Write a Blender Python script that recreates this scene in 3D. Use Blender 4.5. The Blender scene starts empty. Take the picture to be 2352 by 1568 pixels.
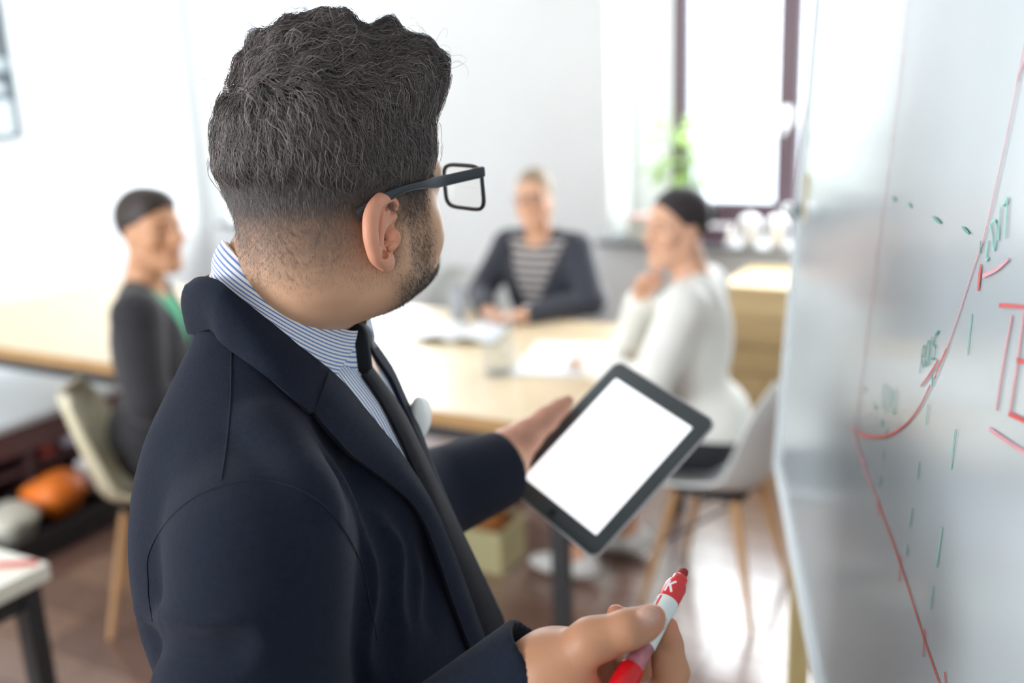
import bpy, bmesh, math, random
import numpy as np
from mathutils import Matrix, Vector

# ------------------------------------------------------------------ camera, world, lights, exposure
SC = bpy.context.scene
COL = SC.collection
FPX, CX, CY = 2287.0, 1176.0, 784.0          # focal length and centre for the 2352 x 1568 frame
PITCH, ROLL, EYE = math.radians(15.0), math.radians(2.3), 1.74
FW = np.array([0, math.cos(PITCH), -math.sin(PITCH)])
_u0 = np.array([0, math.sin(PITCH), math.cos(PITCH)])
RT = math.cos(ROLL) * np.array([1., 0, 0]) - math.sin(ROLL) * _u0
UP = math.cos(ROLL) * _u0 + math.sin(ROLL) * np.array([1., 0, 0])
ORG = np.array([0, 0, EYE])

def ray(x, y): return FW + RT * (x - CX) / FPX - UP * (y - CY) / FPX
def at(x, y, d): return ORG + ray(x, y) * d
def atz(x, y, z):
    v = ray(x, y); return ORG + v * ((z - EYE) / v[2])
def proj(P):
    q = np.asarray(P, float) - ORG; d = q @ FW
    return CX + FPX * (q @ RT) / d, CY - FPX * (q @ UP) / d, d

cam_d = bpy.data.cameras.new('camera'); cam = bpy.data.objects.new('camera', cam_d); COL.objects.link(cam)
M = Matrix.Identity(4)
for i in range(3):
    M[i][0], M[i][1], M[i][2], M[i][3] = RT[i], UP[i], -FW[i], ORG[i]
cam.matrix_world = M
cam_d.sensor_fit = 'HORIZONTAL'; cam_d.sensor_width = 36.0; cam_d.lens = 36.0 * FPX / 2352.0
cam_d.clip_start = 0.02; cam_d.clip_end = 100
cam_d.dof.use_dof = True; cam_d.dof.focus_distance = 0.775; cam_d.dof.aperture_fstop = 2.5; cam_d.dof.aperture_blades = 9
SC.camera = cam

w = bpy.data.worlds.new('sky'); SC.world = w; w.use_nodes = True
bg = w.node_tree.nodes['Background']; bg.inputs[0].default_value = (0.80, 0.90, 1.0, 1); bg.inputs[1].default_value = 4.0

SC.cycles.max_bounces = 8; SC.cycles.diffuse_bounces = 4; SC.cycles.glossy_bounces = 3; SC.cycles.transmission_bounces = 4; SC.cycles.transparent_max_bounces = 8
SC.cycles.adaptive_threshold = 0.08
SC.cycles.caustics_reflective = False; SC.cycles.caustics_refractive = False
w.cycles.sampling_method = 'NONE'
SC.view_settings.view_transform = 'Standard'; SC.view_settings.look = 'None'
SC.view_settings.gamma = 1.0; SC.view_settings.use_curve_mapping = False
SC.view_settings.exposure = -0.22

# room axes: u runs along the window wall (to the right and nearer), v runs towards the window wall
RA = math.radians(-29.0)
UU = np.array([math.cos(RA), math.sin(RA), 0]); VV = np.array([-math.sin(RA), math.cos(RA), 0])
K0 = np.array([0.15, 2.72, 0.0])
def rm(u, v, z=0.0): return K0 + UU * u + VV * v + np.array([0, 0, z])
def uv_of(P): q = np.asarray(P) - K0; return float(q @ UU), float(q @ VV)

def area_light(name, P, direction, sx, sy, power, color=(1, 1, 1)):
    L = bpy.data.lights.new(name, 'AREA'); L.shape = 'RECTANGLE'; L.size = sx; L.size_y = sy; L.energy = power; L.color = color
    o = bpy.data.objects.new(name, L); COL.objects.link(o)
    o.location = P; o.rotation_euler = Vector(direction).to_track_quat('-Z', 'Y').to_euler()
    return o
WALL_L, WALL_R, WALL_B, WALL_F, CEIL = -4.04, 3.0, 2.65, -5.0, 3.0
WIN_V = WALL_B + 0.40
DAY = (0.93, 0.97, 1.0)
# daylight by the two windows in view, fill by an added one behind camera
area_light('window_daylight', rm(-0.05, WIN_V - .06, 1.75), -VV, 1.8, 1.7, 115, DAY)
area_light('window_daylight', rm(-3.0, WIN_V - .06, 1.75), -VV, 1.5, 1.7, 105, DAY)
area_light('window_daylight', rm(-2.2, WALL_F + .1, 1.75), VV + np.array([0, 0, -.15]), 2.2, 1.8, 235, DAY)  # front fill lamp, set at the added unseen window

# ------------------------------------------------------------------ materials
MATS = {}
def mat(name, color, rough=0.6, metal=0.0, var=0.0, scale=30.0, bump=0.0, bscale=None, sheen=0.0, spec=0.5, trans=0.0, coat=0.0, emit=None, estr=0.0, sss=0.0, attr=None, stretch=None, croug=.03):
    if name in MATS: return MATS[name]
    m = bpy.data.materials.new(name); m.use_nodes = True; MATS[name] = m
    nt = m.node_tree; N = nt.nodes; Lk = nt.links; b = N['Principled BSDF']
    c4 = (*color, 1)
    b.inputs['Base Color'].default_value = c4; b.inputs['Roughness'].default_value = rough; b.inputs['Metallic'].default_value = metal
    b.inputs['Specular IOR Level'].default_value = spec; b.inputs['Sheen Weight'].default_value = sheen
    b.inputs['Transmission Weight'].default_value = trans; b.inputs['Coat Weight'].default_value = coat; b.inputs['Coat Roughness'].default_value = croug
    if sss: b.inputs['Subsurface Weight'].default_value = sss; b.inputs['Subsurface Radius'].default_value = (1, .35, .2); b.inputs['Subsurface Scale'].default_value = .006
    if emit: b.inputs['Emission Color'].default_value = (*emit, 1); b.inputs['Emission Strength'].default_value = estr
    tc = N.new('ShaderNodeTexCoord'); src = tc.outputs['Object']
    if stretch:
        mp = N.new('ShaderNodeMapping'); mp.inputs['Scale'].default_value = stretch; Lk.new(src, mp.inputs[0]); src = mp.outputs[0]
    nz = N.new('ShaderNodeTexNoise'); nz.inputs['Scale'].default_value = scale; nz.inputs['Detail'].default_value = 4; Lk.new(src, nz.inputs['Vector'])
    col_out = None
    if attr:
        a = N.new('ShaderNodeAttribute'); a.attribute_name = attr; col_out = a.outputs['Color']
    if var > 0:
        mx = N.new('ShaderNodeMix'); mx.data_type = 'RGBA'; mx.blend_type = 'MULTIPLY'; mx.inputs[0].default_value = 1.0
        rp = N.new('ShaderNodeMapRange'); rp.inputs[1].default_value = .25; rp.inputs[2].default_value = .75; rp.inputs[3].default_value = 1 - var; rp.inputs[4].default_value = 1 + var
        Lk.new(nz.outputs['Fac'], rp.inputs[0])
        if col_out is not None: Lk.new(col_out, mx.inputs[6])
        else: mx.inputs[6].default_value = c4
        Lk.new(rp.outputs[0], mx.inputs[7]); Lk.new(mx.outputs[2], b.inputs['Base Color'])
    elif col_out is not None: Lk.new(col_out, b.inputs['Base Color'])
    if bump > 0:
        n2 = N.new('ShaderNodeTexNoise'); n2.inputs['Scale'].default_value = bscale or scale * 3; n2.inputs['Detail'].default_value = 3; Lk.new(src, n2.inputs['Vector'])
        bp = N.new('ShaderNodeBump'); bp.inputs['Strength'].default_value = bump; bp.inputs['Distance'].default_value = .002
        Lk.new(n2.outputs['Fac'], bp.inputs['Height']); Lk.new(bp.outputs[0], b.inputs['Normal'])
    return m
def srgb(r, g, b):
    f = lambda c: (c / 255 / 12.92) if c / 255 <= .04045 else ((c / 255 + .055) / 1.055) ** 2.4
    return (f(r), f(g), f(b))
def glass_mat(name, tint=(1, 1, 1), ior=1.45, rough=0.02):
    if name in MATS: return MATS[name]
    m = bpy.data.materials.new(name); m.use_nodes = True; MATS[name] = m
    nt = m.node_tree; N = nt.nodes; N.remove(N['Principled BSDF']); out = N['Material Output']
    lw = N.new('ShaderNodeLayerWeight'); lw.inputs[0].default_value = .5
    pw = N.new('ShaderNodeMath'); pw.operation = 'POWER'; pw.inputs[1].default_value = 4.0; nt.links.new(lw.outputs['Facing'], pw.inputs[0])
    fr = N.new('ShaderNodeMath'); fr.operation = 'MULTIPLY_ADD'; fr.inputs[1].default_value = .6; fr.inputs[2].default_value = .035 * (ior - 1) / .45; nt.links.new(pw.outputs[0], fr.inputs[0])
    t = N.new('ShaderNodeBsdfTransparent'); t.inputs[0].default_value = (*tint, 1)
    g = N.new('ShaderNodeBsdfGlossy'); g.inputs['Roughness'].default_value = rough
    mx = N.new('ShaderNodeMixShader'); nt.links.new(fr.outputs[0], mx.inputs[0]); nt.links.new(t.outputs[0], mx.inputs[1]); nt.links.new(g.outputs[0], mx.inputs[2]); nt.links.new(mx.outputs[0], out.inputs[0])
    return m

# ------------------------------------------------------------------ mesh helpers
def link(o, parent=None):
    COL.objects.link(o)
    if parent is not None: o.parent = parent
    return o
def mesh_np(name, V, Fc, smooth=True):
    """fast mesh from numpy arrays: V (n,3), Fc (m,3|4) or list of such"""
    V = np.asarray(V, np.float32)
    blocks = Fc if isinstance(Fc, list) else [Fc]
    blocks = [np.asarray(b, np.int32) for b in blocks if len(b)]
    me = bpy.data.meshes.new(name)
    me.vertices.add(len(V)); me.vertices.foreach_set('co', V.ravel())
    loops = np.concatenate([b.ravel() for b in blocks]); tot = np.concatenate([np.full(len(b), b.shape[1], np.int32) for b in blocks])
    st = np.concatenate([[0], np.cumsum(tot)[:-1]]).astype(np.int32)
    me.loops.add(len(loops)); me.loops.foreach_set('vertex_index', loops)
    me.polygons.add(len(tot)); me.polygons.foreach_set('loop_start', st); me.polygons.foreach_set('loop_total', tot)
    me.update(calc_edges=True); me.validate()
    if smooth: me.polygons.foreach_set('use_smooth', np.ones(len(me.polygons), bool))
    return me
def set_col(me, C, name='tint'):
    a = me.color_attributes.new(name, 'FLOAT_COLOR', 'POINT')
    a.data.foreach_set('color', np.concatenate([np.asarray(C, np.float32), np.ones((len(C), 1), np.float32)], 1).ravel())
def obj(name, me, m=None, parent=None):
    o = bpy.data.objects.new(name, me)
    if m is not None:
        if isinstance(m, (list, tuple)):
            for x in m: me.materials.append(x)
        else: me.materials.append(m)
    return link(o, parent)
def thing(name, label, cat, loc=(0, 0, 0), rotz=0.0, group=None):
    o = bpy.data.objects.new(name, None); COL.objects.link(o); o.location = loc; o.rotation_euler = (0, 0, rotz); o.empty_display_size = .1
    return tag(o, label, cat, group)
def tag(o, label, cat, group=None):
    o['label'] = label; o['category'] = cat
    if group: o['group'] = group
    return o
def structure(o): o['kind'] = 'structure'; return o
def copy_tree(o, parent=None):
    c = o.copy(); COL.objects.link(c); c.parent = parent
    for ch in o.children: copy_tree(ch, c)
    return c
class MB:
    """collects shapes, builds one mesh object"""
    def __init__(s): s.V = []; s.F = []; s.n = 0
    def add(s, V, F):
        s.V.append(np.asarray(V, float)); s.F += [tuple(i + s.n for i in f) for f in F]; s.n += len(V); return s
    def box(s, c, d, R=None, bev=0.0):
        c = np.asarray(c, float); h = np.asarray(d, float) / 2
        if bev <= 0:
            V = np.array([[x, y, z] for x in (-1, 1) for y in (-1, 1) for z in (-1, 1)]) * h
            F = [(0, 1, 3, 2), (4, 6, 7, 5), (0, 4, 5, 1), (2, 3, 7, 6), (0, 2, 6, 4), (1, 5, 7, 3)]
        else:
            bm = bmesh.new(); bmesh.ops.create_cube(bm, size=1.0, matrix=Matrix.Diagonal((*(2 * h), 1)))
            bmesh.ops.bevel(bm, geom=bm.edges[:], offset=bev, segments=2, profile=.6, affect='EDGES')
            bm.verts.ensure_lookup_table(); V = np.array([v.co[:] for v in bm.verts]); F = [tuple(v.index for v in f.verts) for f in bm.faces]; bm.free()
        if R is not None: V = V @ np.asarray(R).T
        return s.add(V + c, F)
    def tube(s, pts, rad, n=10, caps=True, up=None):
        pts = np.asarray(pts, float); m = len(pts); rad = np.broadcast_to(np.asarray(rad, float), (m,)) if np.ndim(rad) < 2 else np.asarray(rad)
        T = np.gradient(pts, axis=0); T /= np.linalg.norm(T, axis=1)[:, None] + 1e-12
        a = np.array(up, float) if up is not None else (np.array([0, 0, 1.]) if abs(T[0][2]) < .9 else np.array([1., 0, 0]))
        V = []
        for i in range(m):
            a = a - T[i] * (a @ T[i]); a /= np.linalg.norm(a) + 1e-12; b = np.cross(T[i], a)
            ra, rb = (rad[i], rad[i]) if np.ndim(rad[i]) == 0 else rad[i]
            for k in range(n):
                t = 2 * math.pi * k / n; V.append(pts[i] + a * math.cos(t) * ra + b * math.sin(t) * rb)
        F = [(i * n + k, i * n + (k + 1) % n, (i + 1) * n + (k + 1) % n, (i + 1) * n + k) for i in range(m - 1) for k in range(n)]
        if caps: F += [tuple(range(n - 1, -1, -1)), tuple((m - 1) * n + k for k in range(n))]
        return s.add(V, F)
    def lathe(s, prof, n=24, c=(0, 0, 0), R=None):
        V = []; m = len(prof)
        for r, z in prof:
            for k in range(n): t = 2 * math.pi * k / n; V.append((r * math.cos(t), r * math.sin(t), z))
        V = np.array(V, float)
        if R is not None: V = V @ np.asarray(R).T
        F = [(i * n + k, i * n + (k + 1) % n, (i + 1) * n + (k + 1) % n, (i + 1) * n + k) for i in range(m - 1) for k in range(n)]
        F += [tuple(range(n - 1, -1, -1)), tuple((m - 1) * n + k for k in range(n))]
        return s.add(V + np.asarray(c, float), F)
    def grid(s, G):
        G = np.asarray(G, float); a, b = G.shape[:2]
        return s.add(G.reshape(-1, 3), [(i * b + j, i * b + j + 1, (i + 1) * b + j + 1, (i + 1) * b + j) for i in range(a - 1) for j in range(b - 1)])
    def sheet(s, G, th, nrm=None):
        """grid surface with thickness: closed shell, offset along the grid normal"""
        G = np.asarray(G, float); a, b = G.shape[:2]
        du = np.gradient(G, axis=0); dv = np.gradient(G, axis=1); Nn = np.cross(du, dv); Nn /= np.linalg.norm(Nn, axis=2)[..., None] + 1e-12
        T = np.asarray(th); T = T[..., None] if T.ndim else T
        A = G + Nn * T / 2; B = G - Nn * T / 2; n = a * b
        F = []
        for i in range(a - 1):
            for j in range(b - 1):
                q = (i * b + j, i * b + j + 1, (i + 1) * b + j + 1, (i + 1) * b + j); F.append(q[::-1]); F.append(tuple(n + x for x in q))
        bd = [(i, 0) for i in range(a)] + [(a - 1, j) for j in range(1, b)] + [(i, b - 1) for i in range(a - 2, -1, -1)] + [(0, j) for j in range(b - 2, 0, -1)]
        for (i, j), (k, l) in zip(bd, bd[1:] + bd[:1]): F.append((i * b + j, k * b + l, n + k * b + l, n + i * b + j))
        return s.add(np.concatenate([A.reshape(-1, 3), B.reshape(-1, 3)]), F)
    def mesh(s, name, smooth=False, angle=None):
        me = bpy.data.meshes.new(name); me.from_pydata(np.concatenate(s.V).tolist(), [], s.F); me.update()
        bm = bmesh.new(); bm.from_mesh(me); bmesh.ops.recalc_face_normals(bm, faces=bm.faces); bm.to_mesh(me); bm.free()
        if smooth:
            me.polygons.foreach_set('use_smooth', np.ones(len(me.polygons), bool))
            if angle: me.set_sharp_from_angle(angle=math.radians(angle))
        return me
    def build(s, name, m, parent=None, smooth=False, angle=40): return obj(name, s.mesh(name, smooth, angle), m, parent)

def crom(P, n):
    """Catmull-Rom resample of a polyline to n points"""
    P = np.asarray(P, float); Q = np.concatenate([[2 * P[0] - P[1]], P, [2 * P[-1] - P[-2]]])
    L = np.concatenate([[0], np.cumsum(np.linalg.norm(np.diff(P, axis=0), axis=1))]); s = np.linspace(0, L[-1], n); out = []
    for x in s:
        i = min(max(np.searchsorted(L, x, 'right') - 1, 0), len(P) - 2); t = (x - L[i]) / max(L[i + 1] - L[i], 1e-9)
        a, b, c, d = Q[i:i + 4]; out.append(.5 * (2 * b + (c - a) * t + (2 * a - 5 * b + 4 * c - d) * t * t + (3 * b - a - 3 * c + d) * t ** 3))
    return np.array(out)

# ------------------------------------------------------------------ implicit surfaces (for bodies and cloth)
class Field:
    def __init__(s, lo, hi, h):
        s.h = h; s.lo = np.asarray(lo, float); s.n = np.ceil((np.asarray(hi) - s.lo) / h).astype(int) + 1
        s.ax = [s.lo[i] + h * np.arange(s.n[i]) for i in range(3)]
        s.f = np.full(s.n, 0.06, np.float32)
    def sub(s, lo, hi):
        a = np.clip(np.floor((np.asarray(lo) - s.lo) / s.h).astype(int), 0, s.n); b = np.clip(np.ceil((np.asarray(hi) - s.lo) / s.h).astype(int) + 1, 0, s.n)
        if np.any(b <= a): return None
        sl = tuple(slice(x, y) for x, y in zip(a, b))
        return sl, s.ax[0][sl[0]][:, None, None].astype(np.float32), s.ax[1][sl[1]][None, :, None].astype(np.float32), s.ax[2][sl[2]][None, None, :].astype(np.float32)
    def apply(s, lo, hi, fn, k, op, m=None):
        m = (k + 3 * s.h) if m is None else m
        g = s.sub(np.asarray(lo) - m, np.asarray(hi) + m)
        if g is None: return
        sl, X, Y, Z = g; d = fn(X, Y, Z); f = s.f[sl]
        if op == 'sub': f = -f
        if k > 0:
            hh = np.clip(.5 + .5 * (f - d) / k, 0, 1); r = f + (d - f) * hh - k * hh * (1 - hh)
        else: r = np.minimum(f, d)
        if op == 'sub': r = -r
        s.f[sl] = r
    def cap(s, a, b, ra, rb=None, k=.02, op='add'):
        a = np.asarray(a, float); b = np.asarray(b, float); rb = ra if rb is None else rb; ba = b - a; L2 = ba @ ba + 1e-12; R = max(ra, rb)
        def fn(X, Y, Z):
            px, py, pz = X - a[0], Y - a[1], Z - a[2]; t = np.clip((px * ba[0] + py * ba[1] + pz * ba[2]) / L2, 0, 1)
            return np.sqrt((px - t * ba[0]) ** 2 + (py - t * ba[1]) ** 2 + (pz - t * ba[2]) ** 2) - (ra + (rb - ra) * t)
        s.apply(np.minimum(a, b) - R, np.maximum(a, b) + R, fn, k, op)
    def ell(s, c, r, R=None, k=.02, op='add'):
        c = np.asarray(c, float); r = np.asarray(r, float); R = np.eye(3) if R is None else np.asarray(R, float)   # R: columns = local axes
        ext = np.sqrt(((R * r) ** 2).sum(1))
        def fn(X, Y, Z):
            px, py, pz = X - c[0], Y - c[1], Z - c[2]
            q = [(px * R[0, i] + py * R[1, i] + pz * R[2, i]) for i in range(3)]
            k0 = np.sqrt((q[0] / r[0]) ** 2 + (q[1] / r[1]) ** 2 + (q[2] / r[2]) ** 2); k1 = np.sqrt((q[0] / r[0] ** 2) ** 2 + (q[1] / r[1] ** 2) ** 2 + (q[2] / r[2] ** 2) ** 2)
            return k0 * (k0 - 1) / (k1 + 1e-6)
        s.apply(c - ext, c + ext, fn, k, op)
    def chain(s, pts, rad, k=.01, op='add'):
        for i in range(len(pts) - 1): s.cap(pts[i], pts[i + 1], rad[i], rad[i + 1], k, op)
    def rbox(s, c, hd, R=None, rr=.01, k=.01, op='add'):
        c = np.asarray(c, float); hd = np.asarray(hd, float) - rr; R = np.eye(3) if R is None else np.asarray(R, float); ext = (np.abs(R) * (hd + rr)).sum(1)
        def fn(X, Y, Z):
            px, py, pz = X - c[0], Y - c[1], Z - c[2]
            q = [np.abs(px * R[0, i] + py * R[1, i] + pz * R[2, i]) - hd[i] for i in range(3)]
            return np.sqrt(np.maximum(q[0], 0) ** 2 + np.maximum(q[1], 0) ** 2 + np.maximum(q[2], 0) ** 2) + np.minimum(np.maximum(np.maximum(q[0], q[1]), q[2]), 0) - rr
        s.apply(c - ext, c + ext, fn, k, op)
    def plane(s, c, nrm, k=.005, op='sub'):
        """remove the half space on the side the normal points to"""
        c = np.asarray(c, float); n = np.asarray(nrm, float); n = n / np.linalg.norm(n)
        s.apply(s.lo, s.lo + s.h * s.n, lambda X, Y, Z: -((X - c[0]) * n[0] + (Y - c[1]) * n[1] + (Z - c[2]) * n[2]), k, op, m=0)
    def sample(s, P):
        q = (np.asarray(P, float) - s.lo) / s.h; i = np.clip(np.floor(q).astype(int), 0, s.n - 2); t = np.clip(q - i, 0, 1); f = s.f; r = 0
        for dx in (0, 1):
            for dy in (0, 1):
                for dz in (0, 1):
                    wt = (t[..., 0] if dx else 1 - t[..., 0]) * (t[..., 1] if dy else 1 - t[..., 1]) * (t[..., 2] if dz else 1 - t[..., 2])
                    r = r + wt * f[i[..., 0] + dx, i[..., 1] + dy, i[..., 2] + dz]
        return r
    def grad(s, P):
        P = np.asarray(P, float); e = s.h; G = np.stack([s.sample(P + np.eye(3)[i] * e) - s.sample(P - np.eye(3)[i] * e) for i in range(3)], -1)
        return G / (np.linalg.norm(G, axis=-1, keepdims=True) + 1e-9)
    def snap(s, P, off=0.0, it=4):
        P = np.array(P, float)
        for _ in range(it): P = P - s.grad(P) * (s.sample(P) - off)[..., None]
        return P
    def hit(s, px, py, d0=.3, d1=1.6, step=.002):
        """first surface point along the line of sight from the photographer's position"""
        v = ray(px, py); t = np.arange(d0, d1, step); P = ORG + t[:, None] * v
        ins = np.all((P > s.lo) & (P < s.lo + s.h * (s.n - 1)), 1); f = np.where(ins, s.sample(P), 1.0)
        k = np.argmax(f < 0)
        if f[k] >= 0: return None
        a = t[k - 1] + step * f[k - 1] / (f[k - 1] - f[k] + 1e-9) if f[k - 1] < .5 else t[k]
        return ORG + a * v
    def net(s, smooth=1):
        f = s.f; ins = f < 0; n = s.n
        c = np.zeros(n - 1, np.uint8)
        cs = [(x, y, z) for x in (0, 1) for y in (0, 1) for z in (0, 1)]
        for x, y, z in cs: c += ins[x:n[0] - 1 + x, y:n[1] - 1 + y, z:n[2] - 1 + z]
        I = np.argwhere((c > 0) & (c < 8)); ids = np.full(n - 1, -1, np.int32); ids[tuple(I.T)] = np.arange(len(I))
        v = [f[I[:, 0] + x, I[:, 1] + y, I[:, 2] + z] for x, y, z in cs]; P = np.zeros((len(I), 3)); W = np.zeros(len(I))
        for a in range(8):
            for b in range(a + 1, 8):
                A = np.array(cs[a]); B = np.array(cs[b])
                if np.abs(A - B).sum() != 1: continue
                mk = (v[a] < 0) != (v[b] < 0); t = np.where(mk, v[a] / np.where(mk, v[a] - v[b], 1), 0)
                P += mk[:, None] * (A + (B - A) * t[:, None]); W += mk
        V = s.lo + s.h * (I + P / W[:, None]); Q = []
        for ax in range(3):
            o = [i for i in range(3) if i != ax]
            lo = [slice(None)] * 3; hi = [slice(None)] * 3; lo[ax] = slice(0, -1); hi[ax] = slice(1, None); A = ins[tuple(lo)]; B = ins[tuple(hi)]
            E = np.argwhere(A != B); E = E[(E[:, o[0]] > 0) & (E[:, o[1]] > 0) & (E[:, o[0]] < n[o[0]] - 1) & (E[:, o[1]] < n[o[1]] - 1)]
            if not len(E): continue
            def cell(d0, d1): k = E.copy(); k[:, o[0]] -= d0; k[:, o[1]] -= d1; return ids[k[:, 0], k[:, 1], k[:, 2]]
            q = np.stack([cell(1, 1), cell(0, 1), cell(0, 0), cell(1, 0)], 1); fl = A[tuple(E.T)] ^ (ax == 1)
            q[~fl] = q[~fl][:, ::-1]; Q.append(q)
        Q = np.concatenate(Q); Q = Q[(Q >= 0).all(1)]
        return relax(V, Q, smooth), Q
def relax(V, Q, it):
    e = np.concatenate([Q[:, [i, (i + 1) % 4]] for i in range(4)]); e = np.concatenate([e, e[:, ::-1]])
    cnt = np.bincount(e[:, 0], minlength=len(V))[:, None] + 1e-9
    for k in range(it):
        for lam in (.55, -.57) if it > 1 else (.5,):
            S = np.stack([np.bincount(e[:, 0], V[e[:, 1], i], len(V)) for i in range(3)], 1) / cnt; V = V + lam * (S - V)
    return V
def vnormals(V, Q):
    n = np.cross(V[Q[:, 2]] - V[Q[:, 0]], V[Q[:, 3]] - V[Q[:, 1]]); N = np.stack([sum(np.bincount(Q[:, k], n[:, i], len(V)) for k in range(4)) for i in range(3)], 1)
    return N / (np.linalg.norm(N, axis=1)[:, None] + 1e-12)
def ss(a, b, x): t = np.clip((np.asarray(x) - a) / (b - a), 0, 1); return t * t * (3 - 2 * t)
def rotm(yaw, pitch=0.0, roll=0.0):
    """columns: right, forward, up; yaw about z (0 = +y forward), pitch nods up, roll leans to the right"""
    cy, sy, cp, sp, cr, sr = math.cos(yaw), math.sin(yaw), math.cos(pitch), math.sin(pitch), math.cos(roll), math.sin(roll)
    Rz = np.array([[cy, -sy, 0], [sy, cy, 0], [0, 0, 1]]); Rx = np.array([[1, 0, 0], [0, cp, -sp], [0, sp, cp]]); Ry = np.array([[cr, 0, sr], [0, 1, 0], [-sr, 0, cr]])
    return Rz @ Rx @ Ry
def strands(name, P, rad, m, parent=None, sides=3, tint=(.195, .165, .155)):
    """P (n,k,3) hair centre lines -> tapering tubes in one mesh"""
    n, k, _ = P.shape; T = np.gradient(P, axis=1); T /= np.linalg.norm(T, axis=2, keepdims=True) + 1e-12
    A = np.cross(T, np.array([.31, .77, .55])); A /= np.linalg.norm(A, axis=2, keepdims=True) + 1e-12; B = np.cross(T, A)
    r = np.broadcast_to(rad, (n, k))[..., None]
    V = np.stack([P + r * (A * math.cos(2 * math.pi * j / sides) + B * math.sin(2 * math.pi * j / sides)) for j in range(sides)], 2)   # n,k,sides,3
    idx = np.arange(n * k * sides).reshape(n, k, sides); Q = []
    for j in range(sides): Q.append(np.stack([idx[:, :-1, j], idx[:, :-1, (j + 1) % sides], idx[:, 1:, (j + 1) % sides], idx[:, 1:, j]], -1).reshape(-1, 4))
    me = mesh_np(name, V.reshape(-1, 3), np.concatenate(Q)); tn = np.random.default_rng(n).lognormal(-.08, .42, n)
    set_col(me, np.repeat(tn[:, None] * np.array(tint), k * sides, 0)); return obj(name, me, m, parent)
# ------------------------------------------------------------------ the room
m_wall = mat('wall_paint', (0.76, 0.785, 0.79), .85, var=.015, scale=3, bump=.05, bscale=60)
m_white = mat('white_paint', (0.84, 0.85, 0.86), .5, var=.01, scale=4)
m_ceil = mat('ceiling_paint', (0.85, 0.85, 0.85), .9, var=.01, scale=3)
m_floor = mat('floor_gap', (0.03, 0.018, 0.012), .7, var=.2, scale=5)
m_frame = mat('window_frame_wood', srgb(92, 66, 76), .4, var=.1, scale=6, stretch=(8, 8, 1))
m_black = mat('black_steel', (0.02, 0.021, 0.024), .45, var=.1, scale=20)
m_glass = glass_mat('window_glass')
m_chrome = mat('brushed_aluminium', (0.62, 0.65, 0.66), .3, 1.0, var=.05, scale=40)
m_sill = mat('stone_sill', srgb(120, 122, 126), .45, var=.12, scale=25)

def room_mesh(mb, name, m, parent=None, smooth=False):
    """mesh drawn in u, v, z and set into the world"""
    for i, V in enumerate(mb.V): mb.V[i] = np.array([rm(*p) for p in V])
    return mb.build(name, m, parent, smooth)
def rbox(mb, u0, u1, v0, v1, z0, z1, bev=0): return mb.box(((u0 + u1) / 2, (v0 + v1) / 2, (z0 + z1) / 2), (u1 - u0, v1 - v0, z1 - z0), bev=bev)

fl = structure(room_mesh(rbox(MB(), WALL_L - .2, WALL_R + .2, WALL_F - .2, WALL_B + .2, -.12, -.012), 'floor', m_floor))
# boards of the floor: staggered planks along u, three stains, shared meshes
plank_m = [mat('plank_wood_%d' % i, c, .30, var=.22, scale=9, bump=.04, bscale=30, stretch=(1, 9, 1), coat=1.0, spec=.6, croug=.22) for i, c in enumerate((srgb(128, 96, 80), srgb(116, 86, 74), srgb(138, 106, 88)))]
plank_me = []
for i in range(3):
    me = MB().box((0, 0, 0), (1.396, .176, .014), bev=.0).mesh('plank'); me.materials.append(plank_m[i]); plank_me.append(me)
rng = random.Random(4); k = 0
v = WALL_F + .09
row = 0
while v < WALL_B:
    u = WALL_L - rng.random() * 1.2
    while u < WALL_R:
        if not (v < -3.2):
            o = bpy.data.objects.new('plank', plank_me[rng.randrange(3)]); COL.objects.link(o); o.parent = fl
            uc = u + .7
            sc_ = 1.0
            a, b = max(u, WALL_L), min(u + 1.4, WALL_R)
            if b - a > .08:
                o.scale = ((b - a) / 1.4, 1, 1); o.location = rm((a + b) / 2, v, -.007); o.rotation_euler = (0, 0, RA)
            else: bpy.data.objects.remove(o)
        u += 1.4
    v += .18
# the part of the floor far behind the photographer stays one piece
room_mesh(rbox(MB(), WALL_L, WALL_R, WALL_F, -3.25, -.014, 0), 'plank', plank_m[0], fl)

structure(room_mesh(rbox(MB(), WALL_L - .2, WALL_R + .2, WALL_F - .2, WALL_B + .5, CEIL, CEIL + .1), 'ceiling', m_ceil))
structure(room_mesh(rbox(MB(), WALL_L - .2, WALL_L, WALL_F - .2, WALL_B + .5, 0, CEIL), 'wall_left', m_wall))
structure(room_mesh(rbox(MB(), WALL_R, WALL_R + .2, WALL_F - .2, WALL_B + .5, 0, CEIL), 'wall_right', m_wall))

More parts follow.
